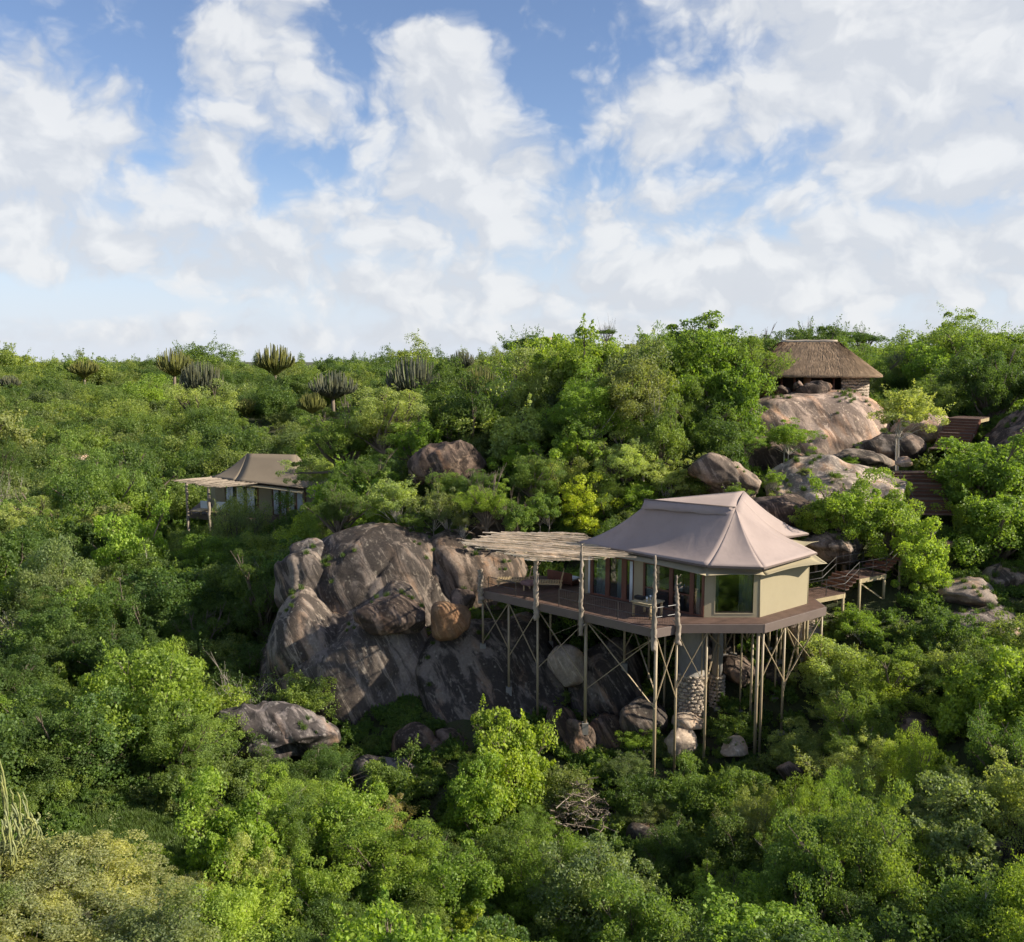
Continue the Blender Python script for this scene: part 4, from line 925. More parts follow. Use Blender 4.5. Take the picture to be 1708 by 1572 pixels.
fA, fB, fC = fw(360, FY + 2.0), fw(432, FY + .2), fw(510, FY - 1.0)
fD = fw(560, FY + 2.5)
def fwall(name, a, b, z0, z1, mat, th=.08):
    return pl(MB().bar(Vector((a.x, a.y, fz0 + (z0 + z1) / 2)), Vector((b.x, b.y, fz0 + (z0 + z1) / 2)), th, z1 - z0).build(name, mat), ft)
fE0 = fw(352, FY + 7); fE1 = fw(545, FY + 7)
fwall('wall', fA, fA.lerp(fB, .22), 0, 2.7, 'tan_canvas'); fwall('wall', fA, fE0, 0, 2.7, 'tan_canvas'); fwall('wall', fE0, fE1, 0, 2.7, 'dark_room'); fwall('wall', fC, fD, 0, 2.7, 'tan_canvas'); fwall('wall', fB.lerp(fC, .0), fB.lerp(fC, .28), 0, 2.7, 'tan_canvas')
for a, b in ((fA, fB), (fB, fC)):
    for k in ((.24, .48, .72, .97) if a is fA else (.30, .46, .62, .80, .98)): fwall('door_post', a.lerp(b, k), a.lerp(b, k + .03), 0, 2.6, 'timber_frame', .14)
    ks = ((.27, .48), (.51, .72), (.75, .97)) if a is fA else ((.33, .46), (.49, .62), (.65, .80), (.83, .98))
    for k0, k1 in ks:
        fwall('glass_door', a.lerp(b, k0), a.lerp(b, k1), .1, 2.5, 'window_glass', .014)
        c0 = a.lerp(b, k0); c1 = a.lerp(b, k0 + (k1 - k0) * .75); d_ = (c1 - c0).normalized(); n_ = Vector((-d_.y, d_.x, 0)); N = 18
        rws = [[c0.lerp(c1, i / N) + n_ * (-.12 + .04 * math.sin(i * 1.1)) + Vector((0, 0, fz0 + z)) for i in range(N + 1)] for z in (.05, 2.4)]
        pl(MB().quadgrid(rws).build('curtain', 'white_cloth', None, True, solid=.01), ft)
rws = [[f_e[1].lerp(f_e[2], i / 10) + Vector((0, -.3, -.45 + .1 * math.sin(math.pi * i / 10))) for i in range(11)], [f_e[1].lerp(f_e[2], i / 10) + Vector((0, 1.2, -.1)) for i in range(11)]]
pl(MB().quadgrid(rws).build('awning', 'tan_canvas', None, True, solid=.02), ft)
fd = empty('viewing_deck', P(330, 862, FY)); tag(fd, 'stilted timber deck of the distant tent', 'deck')
DK = [tuple(fw(312, FY + 1.0).xy), tuple(fw(395, FY - 2.4).xy), tuple(fw(515, FY - 3.2).xy), tuple(fw(565, FY + 2).xy), tuple(fw(548, FY + 8).xy), tuple(fw(335, FY + 7.5).xy)]
deck_boards(fd, DK, (1, -.35), .24, FZ - .06, FZ - .005)
for a, b in zip(DK, DK[1:] + DK[:1]):
    a, b = Vector((*a, FZ - .25)), Vector((*b, FZ - .25)); pl(MB().bar(a, b, .1, .45).build('fascia', 'brown_paint'), fd)
for k in range(6):
    q = Vector(DK[0]).lerp(Vector(DK[2]), k / 5) if k < 4 else Vector(DK[1]).lerp(Vector(DK[2]), (k - 3) / 2)
    pl(MB().tube([(q.x, q.y + .3, gh(q.x, q.y) - .5), (q.x, q.y + .3, FZ - .3)], .1, 8).build('stilt', 'khaki_steel', None, True), fd)
fp = empty('stick_pergola', P(340, 812, FY)); tag(fp, 'ragged stick sunshade over the distant tent deck', 'pergola')
q0, q1, q2, q3 = P(290, 803, FY - .5), P(372, 815, FY - 3.0), P(428, 808, FY - 1.6), P(350, 797, FY + 1.5); rr = random.Random(8)
for i in range(75):
    v = i / 74; a = q1.lerp(q0, v) + Vector((rr.uniform(-.5, .3), 0, rr.uniform(-.04, .1))); b = q2.lerp(q3, v) + Vector((rr.uniform(-.2, .5), 0, rr.uniform(-.02, .1)))
    pl(MB().tube([a, a.lerp(b, .5) + Vector((0, 0, rr.uniform(-.05, .06))), b], [.02, .04, .035], 5).build('stick', 'dead_wood'), fp)
for px in (312, 348):
    q = fw(px, FY - .6 if px < 330 else FY - 1.8); zt = P(px, 806 if px < 330 else 813, q.y).z; n = 10
    o = MB().tube([Vector((q.x + rr.uniform(-.04, .04), q.y, FZ - 2.2 + (zt - FZ + 2.2) * i / n)) for i in range(n + 1)], [rr.uniform(.1, .16) for i in range(n + 1)], 8).build('tree_trunk_post', 'dead_wood', None, True)
    tag(o, 'rough trunk post at the outer corner of the distant deck' if px < 330 else 'rough trunk post at the inner corner of the distant deck', 'post')
for i, px in enumerate((333, 360)):
    t = empty('sun_lounger', Vector((*fw(px, FY + .2 - i * .5).xy, FZ))); t.rotation_euler = (0, 0, -.3); tag(t, ['pale lounger at the outer end of the distant deck', 'pale lounger nearest the distant tent wall'][i], 'lounger', 'loungers on the distant deck')
    bx(t, 'seat', 'pale_timber', (0, 0, .35), (1.3, 1.5, .1)); bx(t, 'backrest', 'white_cloth', (.1, .75, .75), (1.1, .1, .7))
    for sx in (-.5, .5):
        for s in (-.6, .6): bx(t, 'leg', 'pale_timber', (sx, s, .15), (.08, .08, .3))
# ------------------------------------------------------------------ plants: meshes
def leaves_mesh(name, pos, nrm, size, aspect, mat, g, hang=0.0):
    n = len(pos); nrm = nrm / np.maximum(np.linalg.norm(nrm, axis=1, keepdims=True), 1e-6)
    t = g.normal(size=(n, 3)); t[:, 2] -= hang; t -= (t * nrm).sum(1, keepdims=True) * nrm; t /= np.maximum(np.linalg.norm(t, axis=1, keepdims=True), 1e-6)
    b = np.cross(nrm, t); L = (size * g.uniform(.65, 1.35, n))[:, None]; Wd = L * aspect * .5
    v = np.stack([pos - t * L * .5, pos + b * Wd - t * L * .04, pos + t * L * .5 - nrm * L * .14, pos - b * Wd - t * L * .04], 1).reshape(-1, 3)
    me = bpy.data.meshes.new(name); me.vertices.add(4 * n); me.vertices.foreach_set('co', v.astype(np.float32).ravel())
    me.loops.add(4 * n); me.loops.foreach_set('vertex_index', np.arange(4 * n, dtype=np.int32))
    me.polygons.add(n); me.polygons.foreach_set('loop_start', np.arange(0, 4 * n, 4, dtype=np.int32))
    me.update(calc_edges=True); me.validate(); me.materials.append(MATS[mat]); return me
def fib(n, g, zmin):
    out = []
    k = 0
    while len(out) < n:
        d = g.normal(size=3); d /= np.linalg.norm(d)
        if d[2] > zmin and (not out or min(np.linalg.norm(d - o) for o in out[-40:]) > 1.0 / math.sqrt(n) or k > 4000): out.append(d)
        k += 1
    return np.array(out)
def crown(name, seed, npuff, per, leaf, flat=.85, pr=(.24, .40), inner=.55, zmin=-.5, aspect=.55, up=.5, mat='leaves', lump=.25, hang=.2, squash=.75, shoots=26):
    """unit crown round the origin: many leaf sprays spread through an uneven volume"""
    g = np.random.default_rng(seed); d = fib(npuff, g, zmin)
    rad = g.uniform(inner, 1.0, npuff) * (1 + lump * np.array([mnoise.noise(Vector(q * 1.6) + Vector((seed, 0, 0))) for q in d]) * 1.6)
    c = d * (rad * .86)[:, None]; c[:, 2] *= flat
    r = g.uniform(pr[0], pr[1], npuff)
    idx = np.repeat(np.arange(npuff), per); n = len(idx)
    q = g.normal(size=(n, 3)) + .45 * d[idx] + np.array([0, 0, up * .7]); q /= np.linalg.norm(q, axis=1, keepdims=True)
    k = g.uniform(.25, 1.0, n) ** .5
    pos = c[idx] + q * (r[idx] * k)[:, None] * np.array([1, 1, squash])
    nrm = q * .6 + np.array([0, 0, up * .5]) + g.normal(size=(n, 3)) * .7
    if shoots:                                   # leafy shoots that stand out of the crown
        k = g.integers(0, npuff, shoots); sh = d[k] * .7 + np.array([0, 0, .55]) + g.normal(size=(shoots, 3)) * .3; sh /= np.linalg.norm(sh, axis=1, keepdims=True)
        m_ = max(20, per // 5); si = np.repeat(np.arange(shoots), m_); u = g.uniform(0, 1, len(si)); Ls = g.uniform(.2, .45, shoots)[si]
        pos = np.vstack([pos, c[k][si] + sh[si] * (u * Ls + r[k][si] * .6)[:, None] + g.normal(size=(len(si), 3)) * (.055 * (1.15 - u))[:, None]]); nrm = np.vstack([nrm, g.normal(size=(len(si), 3)) + sh[si] * .3 + np.array([0, 0, .3])])
    return leaves_mesh(name, pos, nrm, leaf, aspect, mat, g, hang), c
def limbs(name, c, seed, base=-2.4, fork=-.75, mat='bark', stems=1, r0=.075, every=3):
    g = random.Random(seed); m = MB()
    for s in range(stems):
        a = g.uniform(0, 6.28); off = .16 * (stems > 1); bx_, by_ = off * math.cos(a), off * math.sin(a); r = r0 / (stems ** .4)
        pts = [Vector((bx_ * .4, by_ * .4, base)), Vector((bx_ + g.uniform(-.06, .06), by_ + g.uniform(-.06, .06), (base + fork) / 2)), Vector((bx_ * 1.6, by_ * 1.6, fork))]
        m.tube(pts, [r * 1.25, r, r * .85], 7, False)
        for q in c[s::every * stems]:
            q = Vector(q); f = pts[-1]; mid_ = f.lerp(q, .5) + Vector((g.uniform(-.1, .1), g.uniform(-.1, .1), g.uniform(-.02, .12)))
            m.tube([f, mid_, q], [r * .6, r * .38, r * .12], 5, False)
            for w in range(2):
                e = q + Vector((g.uniform(-.22, .22), g.uniform(-.22, .22), g.uniform(-.05, .2))); m.tube([mid_.lerp(q, .6), e], [r * .2, r * .06], 4, False)
    return m.mesh(name, mat, True)
KIND = {}       # kind -> list of (crown mesh, trunk mesh)
def kind(k, n, bark='bark', stems=1, r0=.075, every=3, base=-2.4, fork=-.7, **kw):
    KIND[k] = []
    for i in range(n):
        me, c = crown('crown_' + k, 100 * len(KIND) + i, **kw); KIND[k].append((me, limbs('trunk_' + k, c, i, base, fork, bark, stems, r0, every)))
kind('broad', 4, npuff=100, per=260, leaf=.056, pr=(.10, .34), aspect=.7, inner=.3, lump=.75, zmin=-.8)               # large leaves in sprays
kind('fine', 4, npuff=130, per=290, leaf=.037, pr=(.09, .29), aspect=.5, inner=.35, lump=.7, zmin=-.8)               # small dense leaves
kind('airy', 3, bark='pale_bark', stems=3, r0=.028, every=3, npuff=85, per=150, leaf=.05, pr=(.10, .26), inner=.3, lump=.55, zmin=-.6, squash=.65)
kind('sparse', 2, bark='pale_bark', stems=3, r0=.03, every=1, npuff=60, per=26, leaf=.05, pr=(.14, .28), inner=.3, lump=.6, zmin=-.5, shoots=6)
kind('tiny', 2, npuff=190, per=240, leaf=.034, pr=(.12, .24), aspect=.5, inner=.5, lump=.4, bark='pale_bark', every=3, r0=.025, zmin=-.7, stems=2)
kind('corner', 1, npuff=420, per=220, leaf=.027, pr=(.07, .15), aspect=.5, inner=.6, lump=.3, bark='pale_bark', every=6, r0=.012, zmin=-.4, stems=4)
kind('umbrella', 2, npuff=70, per=170, leaf=.045, flat=.30, pr=(.16, .28), zmin=-.1, inner=.3, squash=.4, fork=-.5, base=-1.6, r0=.05)
kind('weep', 2, npuff=120, per=210, leaf=.05, flat=1.25, pr=(.14, .26), zmin=-.75, inner=.5, aspect=.3, up=.1, hang=2.2, squash=1.3)
kind('dense', 3, npuff=110, per=210, leaf=.048, flat=.8, pr=(.15, .30), zmin=-.7, inner=.45, lump=.55, stems=3, r0=.04, base=-1.6)
PLANTS = []
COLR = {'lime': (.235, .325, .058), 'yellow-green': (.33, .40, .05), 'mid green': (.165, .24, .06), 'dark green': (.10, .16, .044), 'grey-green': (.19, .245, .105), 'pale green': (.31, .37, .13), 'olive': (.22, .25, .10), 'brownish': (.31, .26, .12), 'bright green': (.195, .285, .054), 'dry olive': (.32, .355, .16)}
PROT = [(770, 820, 1400, 1085, 47.0), (940, 1080, 1340, 1240, 46.0), (470, 885, 720, 1222, 50.0), (720, 885, 800, 1185, 50.0), (700, 1090, 900, 1170, 49.5), (1275, 560, 1470, 700, 77.0), (295, 755, 400, 872, 86.0), (400, 755, 500, 835, 85.0),
        (1290, 650, 1440, 775, 74.0), (1330, 780, 1490, 845, 59.0), (1345, 915, 1490, 1010, 57.0), (1522, 785, 1585, 862, 66.0), (1545, 680, 1655, 752, 74.0), (1640, 670, 1708, 745, 64.5), (380, 1170, 540, 1215, 45.0), (690, 735, 780, 790, 63.0), (1505, 1195, 1580, 1240, 42.6), (1590, 960, 1660, 1010, 51.5)]
def tree(k, i, cpos, r, colour, label, sz=1.0, rot=None, group=None, name='tree', cat='tree', jit=.12, rl=None):
    rr = rl or random; crown_me, trunk_me = KIND[k][i % len(KIND[k])]
    zg = gh(cpos[0], cpos[1]); b = Vector((cpos[0], cpos[1], min(zg, cpos[2] - r * .9)))
    t = bpy.data.objects.new(name, None); t.empty_display_size = .2; COL.objects.link(t); t.location = b; t.rotation_euler = (0, 0, rot if rot is not None else rr.uniform(0, 6.28))
    c = bpy.data.objects.new('crown', crown_me); COL.objects.link(c); c.parent = t; c.location = (0, 0, cpos[2] - b.z); c.scale = (r * rr.uniform(.86, 1.16), r * rr.uniform(.86, 1.16), r * sz)
    tr = bpy.data.objects.new('trunk', trunk_me); COL.objects.link(tr); tr.parent = t; tr.location = (0, 0, cpos[2] - b.z); tr.scale = (r, r, max(r * sz, (cpos[2] - b.z + .3) / 2.4 if k not in ('umbrella', 'dense') else (cpos[2] - b.z + .3) / 1.6))
    q = COLR[colour] if isinstance(colour, str) else colour; j = 1 + rr.uniform(-jit, jit)
    c.color = (q[0] * j * (1 + rr.uniform(-.06, .06)), q[1] * j, q[2] * j, 1)
    tag(t, label, cat, group); PLANTS.append((t, k, colour, cpos, r)); return t
# ------------------------------------------------------------------ trees one can name, by place in the photograph
GROW = 1.18
def pt(px, py, Y, rpx, k, colour, label, sz=1.0, i=None, **kw):
    if not (kw.pop('fixed', False) or (540 < px < 930 and 780 < py < 900) or (1175 < px < 1600 and 650 < py < 890)):              # stand the plant where its crown meets the slope
        lo, hi = (.82, 1.35) if px < 480 else (.92, 1.10)
        Y = min((Y * (lo + (hi - lo) * q / 40) for q in range(41)), key=lambda v: abs(P(px, py, v).z - (.72 * sz * rpx * v / F) - gh(P(px, py, v).x, v)) + .12 * abs(v - Y))
    tree(k, len(PLANTS) if i is None else i, P(px, py, Y), rpx * GROW * Y / F, colour, label, sz, **kw)
NAMED = [
 # hill crest behind the tent
 (972, 628, 71, 58, 'broad', 'lime', 'tallest lime green tree on the hill crest', 1.12), (905, 655, 66, 70, 'fine', 'pale green', 'broad pale green tree on the hill left of the tallest one', 1.1),
 (1020, 640, 69, 55, 'fine', 'bright green', 'rounded bright tree right behind the bare-branched tree', 1.1), (1165, 590, 74, 58, 'broad', 'mid green', 'high green tree on the skyline left of the hut', .95), (1110, 610, 73, 48, 'broad', 'mid green', 'green skyline tree between the bare branches and the next crown', .9),
 (1235, 615, 73, 52, 'fine', 'mid green', 'dark rounded tree touching the left end of the hut roof', 1.1), (1210, 660, 69, 58, 'broad', 'bright green', 'leafy tree spilling down left of the hut boulders', 1.15), (1160, 690, 67, 42, 'fine', 'mid green', 'green tree below the skyline crowns left of the hut dome', 1.2),
 (1145, 668, 64.5, 30, 'broad', 'yellow-green', 'small yellow-green tree with pale twin stems above the tent', .9), (1120, 650, 66, 26, 'airy', 'yellow-green', 'slight yellow-leaved sapling beside the bare-branched tree', 1.0),
 (1040, 770, 61, 62, 'fine', 'pale green', 'wide pale shrub directly above the tent ridge left end', .8), (960, 760, 62.5, 55, 'broad', 'bright green', 'leafy bush on the slope above the bright yellow shrub', .9), (1110, 800, 60.5, 45, 'airy', 'pale green', 'loose pale bush just over the tent ridge', .9), (1160, 812, 60, 32, 'fine', 'mid green', 'low green bush touching the tent ridge', .8),
 (975, 850, 57.5, 40, 'broad', 'yellow-green', 'brilliant yellow-green shrub left of the tent roof', 1.0), (1010, 835, 58.5, 38, 'fine', 'mid green', 'green shrub between the yellow shrub and tent roof', 1.0), (905, 850, 60, 40, 'airy', 'mid green', 'loose green shrub behind the stick pergola', .9), (890, 800, 62, 45, 'fine', 'mid green', 'mid green bush above the dark rock face', .9),
 (850, 730, 63, 55, 'broad', 'pale green', 'pale leafy tree right of the hill-cap boulder', 1.05), (870, 780, 61.5, 40, 'broad', 'lime', 'lime green bush below the pale tree by the hill-cap boulder', .9), (815, 690, 68, 45, 'fine', 'bright green', 'rounded green tree left of the broad pale hill tree', .9),
 (640, 705, 72, 72, 'fine', 'pale green', 'broad sunlit tree above the granite outcrop left side', .85), (575, 730, 74, 60, 'fine', 'mid green', 'green tree left of the broad sunlit tree', .85), (745, 690, 76, 55, 'fine', 'mid green', 'green tree on the saddle right of the broad sunlit tree', .7), (690, 740, 70, 40, 'broad', 'bright green', 'bush between broad sunlit tree and hill-cap boulder', .8),
 (655, 835, 60.5, 52, 'airy', 'pale green', 'sparse shrub with pale twigs on top of the granite dome', .9), (735, 850, 60, 42, 'airy', 'olive', 'thin upright shrub on the outcrop left of the dark rock face', 1.1), (690, 870, 59.3, 25, 'airy', 'mid green', 'little bush on the rim of the upper granite dome', .8), (790, 810, 62, 34, 'fine', 'dark green', 'dark bush beneath the hill-cap boulder', .8), (745, 815, 63, 36, 'fine', 'mid green', 'shaded bush under the hill-cap boulder left side', .8),
 (615, 800, 68, 52, 'fine', 'dark green', 'dark shaded tree left of the sparse dome-top shrub', .8), (565, 850, 62, 42, 'fine', 'dark green', 'dark bush at the left shoulder of the granite dome', .9), (530, 790, 80, 44, 'airy', 'pale green', 'pale feathery tree covering the right side of the distant tent', .95), (540, 880, 58.2, 26, 'weep', 'mid green', 'drooping bush over the grey knob of the outcrop', 1.1),
 (812, 838, 58.6, 36, 'fine', 'bright green', 'leafy bush hiding the dark rock face above the pergola', .9), (860, 868, 58.2, 30, 'broad', 'mid green', 'broad-leaved bush right over the pergola back edge', .9), (940, 800, 61, 46, 'fine', 'pale green', 'pale rounded tree above the yellow-green shrub', 1.0), (1075, 830, 58.6, 30, 'broad', 'bright green', 'bright bush peeping over the tent ridge left end', .8), (770, 870, 58.6, 22, 'airy', 'olive', 'thin bush on the lumpy shoulder behind the pergola', 1.0),
 # left slope
 (400, 915, 66, 52, 'weep', 'grey-green', 'tall grey-green tree with drooping sprays before the distant tent', 1.25), (425, 855, 70, 22, 'broad', 'pale green', 'pale crown top in front of the distant tent doors', 1.2), (215, 880, 68, 60, 'broad', 'bright green', 'bright leafy tree left of the distant deck', .9), (270, 835, 78, 40, 'fine', 'mid green', 'green tree just left of the distant pergola', .9),
 (40, 905, 62, 55, 'fine', 'pale green', 'pale fine-leaved tree at the left edge mid height', 1.0), (25, 995, 55, 55, 'broad', 'lime', 'lime green tree at the left edge below the pale one', 1.0), (140, 1000, 57, 45, 'tiny', 'olive', 'olive bush with reddish twigs right of the left-edge lime tree', .8), (120, 900, 64, 50, 'fine', 'bright green', 'rounded bright tree near the left edge on the slope', .9),
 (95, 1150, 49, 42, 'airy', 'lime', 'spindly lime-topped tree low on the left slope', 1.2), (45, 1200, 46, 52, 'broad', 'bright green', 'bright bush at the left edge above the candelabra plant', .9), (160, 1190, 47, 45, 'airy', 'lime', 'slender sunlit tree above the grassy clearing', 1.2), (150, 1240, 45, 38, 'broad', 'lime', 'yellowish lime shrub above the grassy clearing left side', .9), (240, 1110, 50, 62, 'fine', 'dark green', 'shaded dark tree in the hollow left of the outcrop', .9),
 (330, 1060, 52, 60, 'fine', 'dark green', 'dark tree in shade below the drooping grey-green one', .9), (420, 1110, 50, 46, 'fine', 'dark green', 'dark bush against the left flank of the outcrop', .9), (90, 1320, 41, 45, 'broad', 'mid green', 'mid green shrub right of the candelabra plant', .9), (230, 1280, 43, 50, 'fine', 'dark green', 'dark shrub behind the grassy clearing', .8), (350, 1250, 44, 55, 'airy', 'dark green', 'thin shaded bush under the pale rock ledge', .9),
 # foreground
 (75, 1535, 25.5, 195, 'corner', 'dry olive', 'great fine-leaved olive bush filling the bottom left corner', .55), (405, 1420, 36, 92, 'broad', 'lime', 'bright lime tree right of the grassy clearing', 1.05), (300, 1500, 30, 62, 'tiny', 'dry olive', 'olive bush edge right of the great corner bush', .7), (400, 1545, 31, 60, 'broad', 'lime', 'low lime shrub at the bottom edge left of centre', .6), (210, 1440, 34, 28, 'broad', 'bright green', 'little bright sapling at the rim of the clearing', 1.0), (270, 1455, 34, 34, 'broad', 'lime', 'lime sapling between clearing and corner bush', 1.1),
 (545, 1290, 44.5, 54, 'fine', 'dark green', 'dark rounded bush at the foot of the granite outcrop', .85), (465, 1305, 43, 48, 'dense', 'dark green', 'dark bush left of the one at the outcrop foot', 1.0), (850, 1285, 42.5, 84, 'broad', 'lime', 'big sunlit lime tree in front of the stilts', 1.1), (800, 1350, 41, 62, 'broad', 'bright green', 'lower left lobe tree beside the big sunlit lime tree', 1.1), (890, 1385, 40, 40, 'fine', 'mid green', 'green bush right under the big sunlit lime tree', 1.0), (645, 1380, 38, 48, 'airy', 'brownish', 'yellowing shrub with tan leaves below the outcrop', 1.3), (580, 1440, 36.5, 40, 'airy', 'olive', 'thin olive sapling left of the yellowing shrub', 1.4), (620, 1480, 34, 60, 'broad', 'mid green', 'mid green tree at bottom centre left', 1.0), (720, 1440, 37, 62, 'fine', 'dark green', 'dark tree behind bottom centre shrubs', .9),
 (760, 1490, 33.5, 72, 'broad', 'bright green', 'leafy tree at bottom centre with yellow tips', 1.0), (850, 1450, 36, 60, 'dense', 'mid green', 'green tree right of bottom centre in half shade', 1.1), (920, 1480, 34.5, 80, 'weep', 'bright green', 'drooping bright tree left of the dark cracked rock', .95), (540, 1530, 32, 62, 'dense', 'dark green', 'dark bush at the bottom edge right of the lime shrub', .9), (690, 1545, 31.5, 58, 'dense', 'mid green', 'low bush at the very bottom centre', .8), (790, 1555, 30.5, 42, 'airy', 'yellow-green', 'sparse yellow-green shrub with bare pale stems at the bottom', .9), (970, 1560, 32, 60, 'broad', 'bright green', 'bright shrub at the bottom edge right of centre', .8), (480, 1480, 33, 40, 'fine', 'dark green', 'small dark tree right of the bright lime tree', 1.1),
 (1045, 1285, 43, 38, 'tiny', 'grey-green', 'grey-green dusty bush above the brush pile', .75), (1065, 1235, 45.5, 34, 'airy', 'bright green', 'small sunlit bush left of the corner stilt foot', .8), (1150, 1330, 41.5, 55, 'dense', 'mid green', 'green thicket bush right of the brush pile', .9), (1090, 1350, 40.5, 44, 'tiny', 'grey-green', 'dull twiggy bush just right of the brush pile', .8), (1230, 1330, 41.5, 62, 'dense', 'mid green', 'thicket bush under the long right stilts', 1.0), (1230, 1220, 45.3, 50, 'airy', 'mid green', 'shrub growing through the stilts under the deck front', .8), (1330, 1250, 43, 52, 'dense', 'pale green', 'pale green thicket right of the long stilts', .9),
 (1120, 1430, 38, 55, 'fine', 'dark green', 'shaded bush beside the dark cracked rock', 1.0), (1220, 1430, 37.5, 66, 'dense', 'dark green', 'shaded thicket bush below the right stilts', 1.0), (1330, 1400, 38, 55, 'weep', 'bright green', 'hanging vine-like bush with trailing bright sprays', 1.3), (1390, 1360, 39.5, 50, 'weep', 'bright green', 'second vine-draped bush right of the trailing sprays', 1.2), (1440, 1300, 42, 66, 'fine', 'pale green', 'sunlit thicket tree left of the overhanging boulder', .9), (1465, 1385, 38, 56, 'fine', 'dark green', 'dark thicket tree above the square dark rock', .8), (1560, 1370, 39, 66, 'fine', 'grey-green', 'grey-green bush below the overhanging boulder', .9), (1650, 1350, 39, 70, 'fine', 'grey-green', 'bluish green tree at the right edge low down', 1.0), (1680, 1180, 45, 72, 'broad', 'lime', 'sunlit yellow-lime tree at the right edge', 1.3), (1620, 1440, 35.5, 48, 'airy', 'grey-green', 'pale vine-hung bush left of the tall corner rock', 1.3), (1390, 1540, 32.5, 62, 'dense', 'grey-green', 'leafy shrub at the bottom right of centre', .9), (1560, 1535, 32.5, 50, 'broad', 'bright green', 'bright shrub at the bottom edge left of the tall corner rock', .9), (1280, 1490, 35, 62, 'dense', 'dark green', 'shaded shrub above the reddish rock', .8), (1100, 1500, 36, 40, 'airy', 'dark green', 'thin bush hanging over the low dark ledge', 1.0),
 # slope right of the tent
 (1395, 1120, 47.5, 62, 'dense', 'pale green', 'sunlit thicket directly below the walkway', .9), (1480, 1150, 46.5, 70, 'fine', 'lime', 'wide sunlit lime thicket on the right slope', .85), (1560, 1120, 48, 50, 'airy', 'pale green', 'loose pale bush right of the lime thicket', 1.0), (1430, 1040, 50, 44, 'airy', 'bright green', 'bush below the walkway posts', .8), (1400, 1190, 45, 46, 'airy', 'pale green', 'pale twiggy bush right of the last stilt', .9), (1590, 1190, 45, 46, 'dense', 'lime', 'lime bush above the overhanging boulder', .8), (1650, 1100, 49, 45, 'airy', 'lime', 'slender lime bush near the right edge on the bare slope', 1.2),
 (1410, 860, 55.5, 50, 'broad', 'lime', 'yellow-green sapling with pale stems behind the walkway', 1.0), (1365, 870, 56, 32, 'broad', 'lime', 'lime bush behind the tent back corner', .9), (1490, 870, 55.5, 52, 'broad', 'bright green', 'leafy bush between sapling and lower stairs', 1.1), (1530, 935, 52.5, 52, 'broad', 'lime', 'leafy lime tree in front of the walkway end', 1.2), (1640, 800, 58.5, 78, 'broad', 'bright green', 'large bright tree covering the right of the lower stairs', .85), (1665, 890, 56, 66, 'broad', 'bright green', 'large green tree at the right edge beside the stairs', .95), (1605, 862, 58, 36, 'broad', 'lime', 'lime bush touching the lower stairs', 1.0), (1632, 772, 62, 38, 'broad', 'lime', 'lime bush between the upper and lower stairs', .7), (1690, 830, 57, 40, 'broad', 'lime', 'lime tree cut by the right edge beside the dome', 1.0), (1500, 818, 62, 20, 'broad', 'lime', 'small lime bush at the left side of the lower stairs', 1.0),
 (1510, 690, 66, 52, 'airy', 'pale green', 'slender tree with pale trunk in front of the hut dome right side', 1.0), (1310, 730, 67, 42, 'airy', 'bright green', 'spreading small tree with leaning stems below the hut dome', .8), (1290, 800, 62, 20, 'airy', 'bright green', 'tiny bush at the left end of the pale slab', .9), (1415, 770, 67, 14, 'airy', 'bright green', 'tuft of green at the foot of the hut dome', .8),
 (1262, 872, 57.2, 20, 'airy', 'bright green', 'bush behind the tent roof between two boulders', .8), (1300, 838, 59, 18, 'airy', 'pale green', 'pale tuft at the left rim of the pale slab', .9), (1335, 858, 57.5, 20, 'broad', 'bright green', 'small leafy bush behind the tent back corner boulder', .9), (1225, 822, 59.3, 22, 'airy', 'mid green', 'low bush between the wedge boulder and tent ridge', .8), (1185, 770, 63, 24, 'airy', 'pale green', 'thin bush left of the wedge boulder', .9), (1240, 735, 66, 26, 'airy', 'mid green', 'shrub on the dark rock left of the hut dome', .8), (1385, 775, 66, 16, 'airy', 'bright green', 'tuft between hut dome and pale slab', .8), (1455, 790, 62.5, 14, 'airy', 'bright green', 'tuft on the right end of the pale slab', .7), (1345, 790, 62.5, 15, 'airy', 'olive', 'dry tuft on the upper left of the pale slab', .8),
 # behind the hut, right skyline
 (1600, 590, 92, 62, 'fine', 'mid green', 'tall tree on the skyline right of the hut', .95), (1560, 620, 88, 45, 'broad', 'bright green', 'yellowish tree before the skyline tree right of the hut', 1.0), (1650, 575, 96, 52, 'umbrella', 'mid green', 'flat-topped skyline tree near the right edge', 1.0), (1690, 610, 90, 50, 'fine', 'mid green', 'green tree at the right edge on the skyline', .9), (1640, 645, 82, 58, 'fine', 'dark green', 'dark tree above the upper stairs', .8), (1560, 660, 84, 44, 'fine', 'mid green', 'green tree left above the upper stairs', .8), (1480, 625, 95, 40, 'fine', 'grey-green', 'pale grey-green tree right of the hut eave', .8), (1700, 655, 80, 45, 'fine', 'mid green', 'green tree at the right edge above the streaked dome', .8),
 (1440, 568, 125, 28, 'umbrella', 'dark green', 'flat-topped dark tree on the skyline just right of the hut ridge', 1.3), (1390, 565, 130, 30, 'umbrella', 'dark green', 'flat-topped dark tree on the skyline over the hut ridge', 1.3), (1345, 565, 135, 18, 'fine', 'dark green', 'small dark round tree on the skyline behind the hut', .9), (1270, 580, 130, 26, 'fine', 'dark green', 'dark tree on the skyline behind the hut left end', .8), (1010, 556, 140, 16, 'umbrella', 'dark green', 'tiny flat-topped tree peeping over the tallest lime tree', 1.0), (885, 578, 165, 40, 'umbrella', 'dark green', 'long flat dark canopy on the skyline left of the tallest lime tree', 1.2),
]
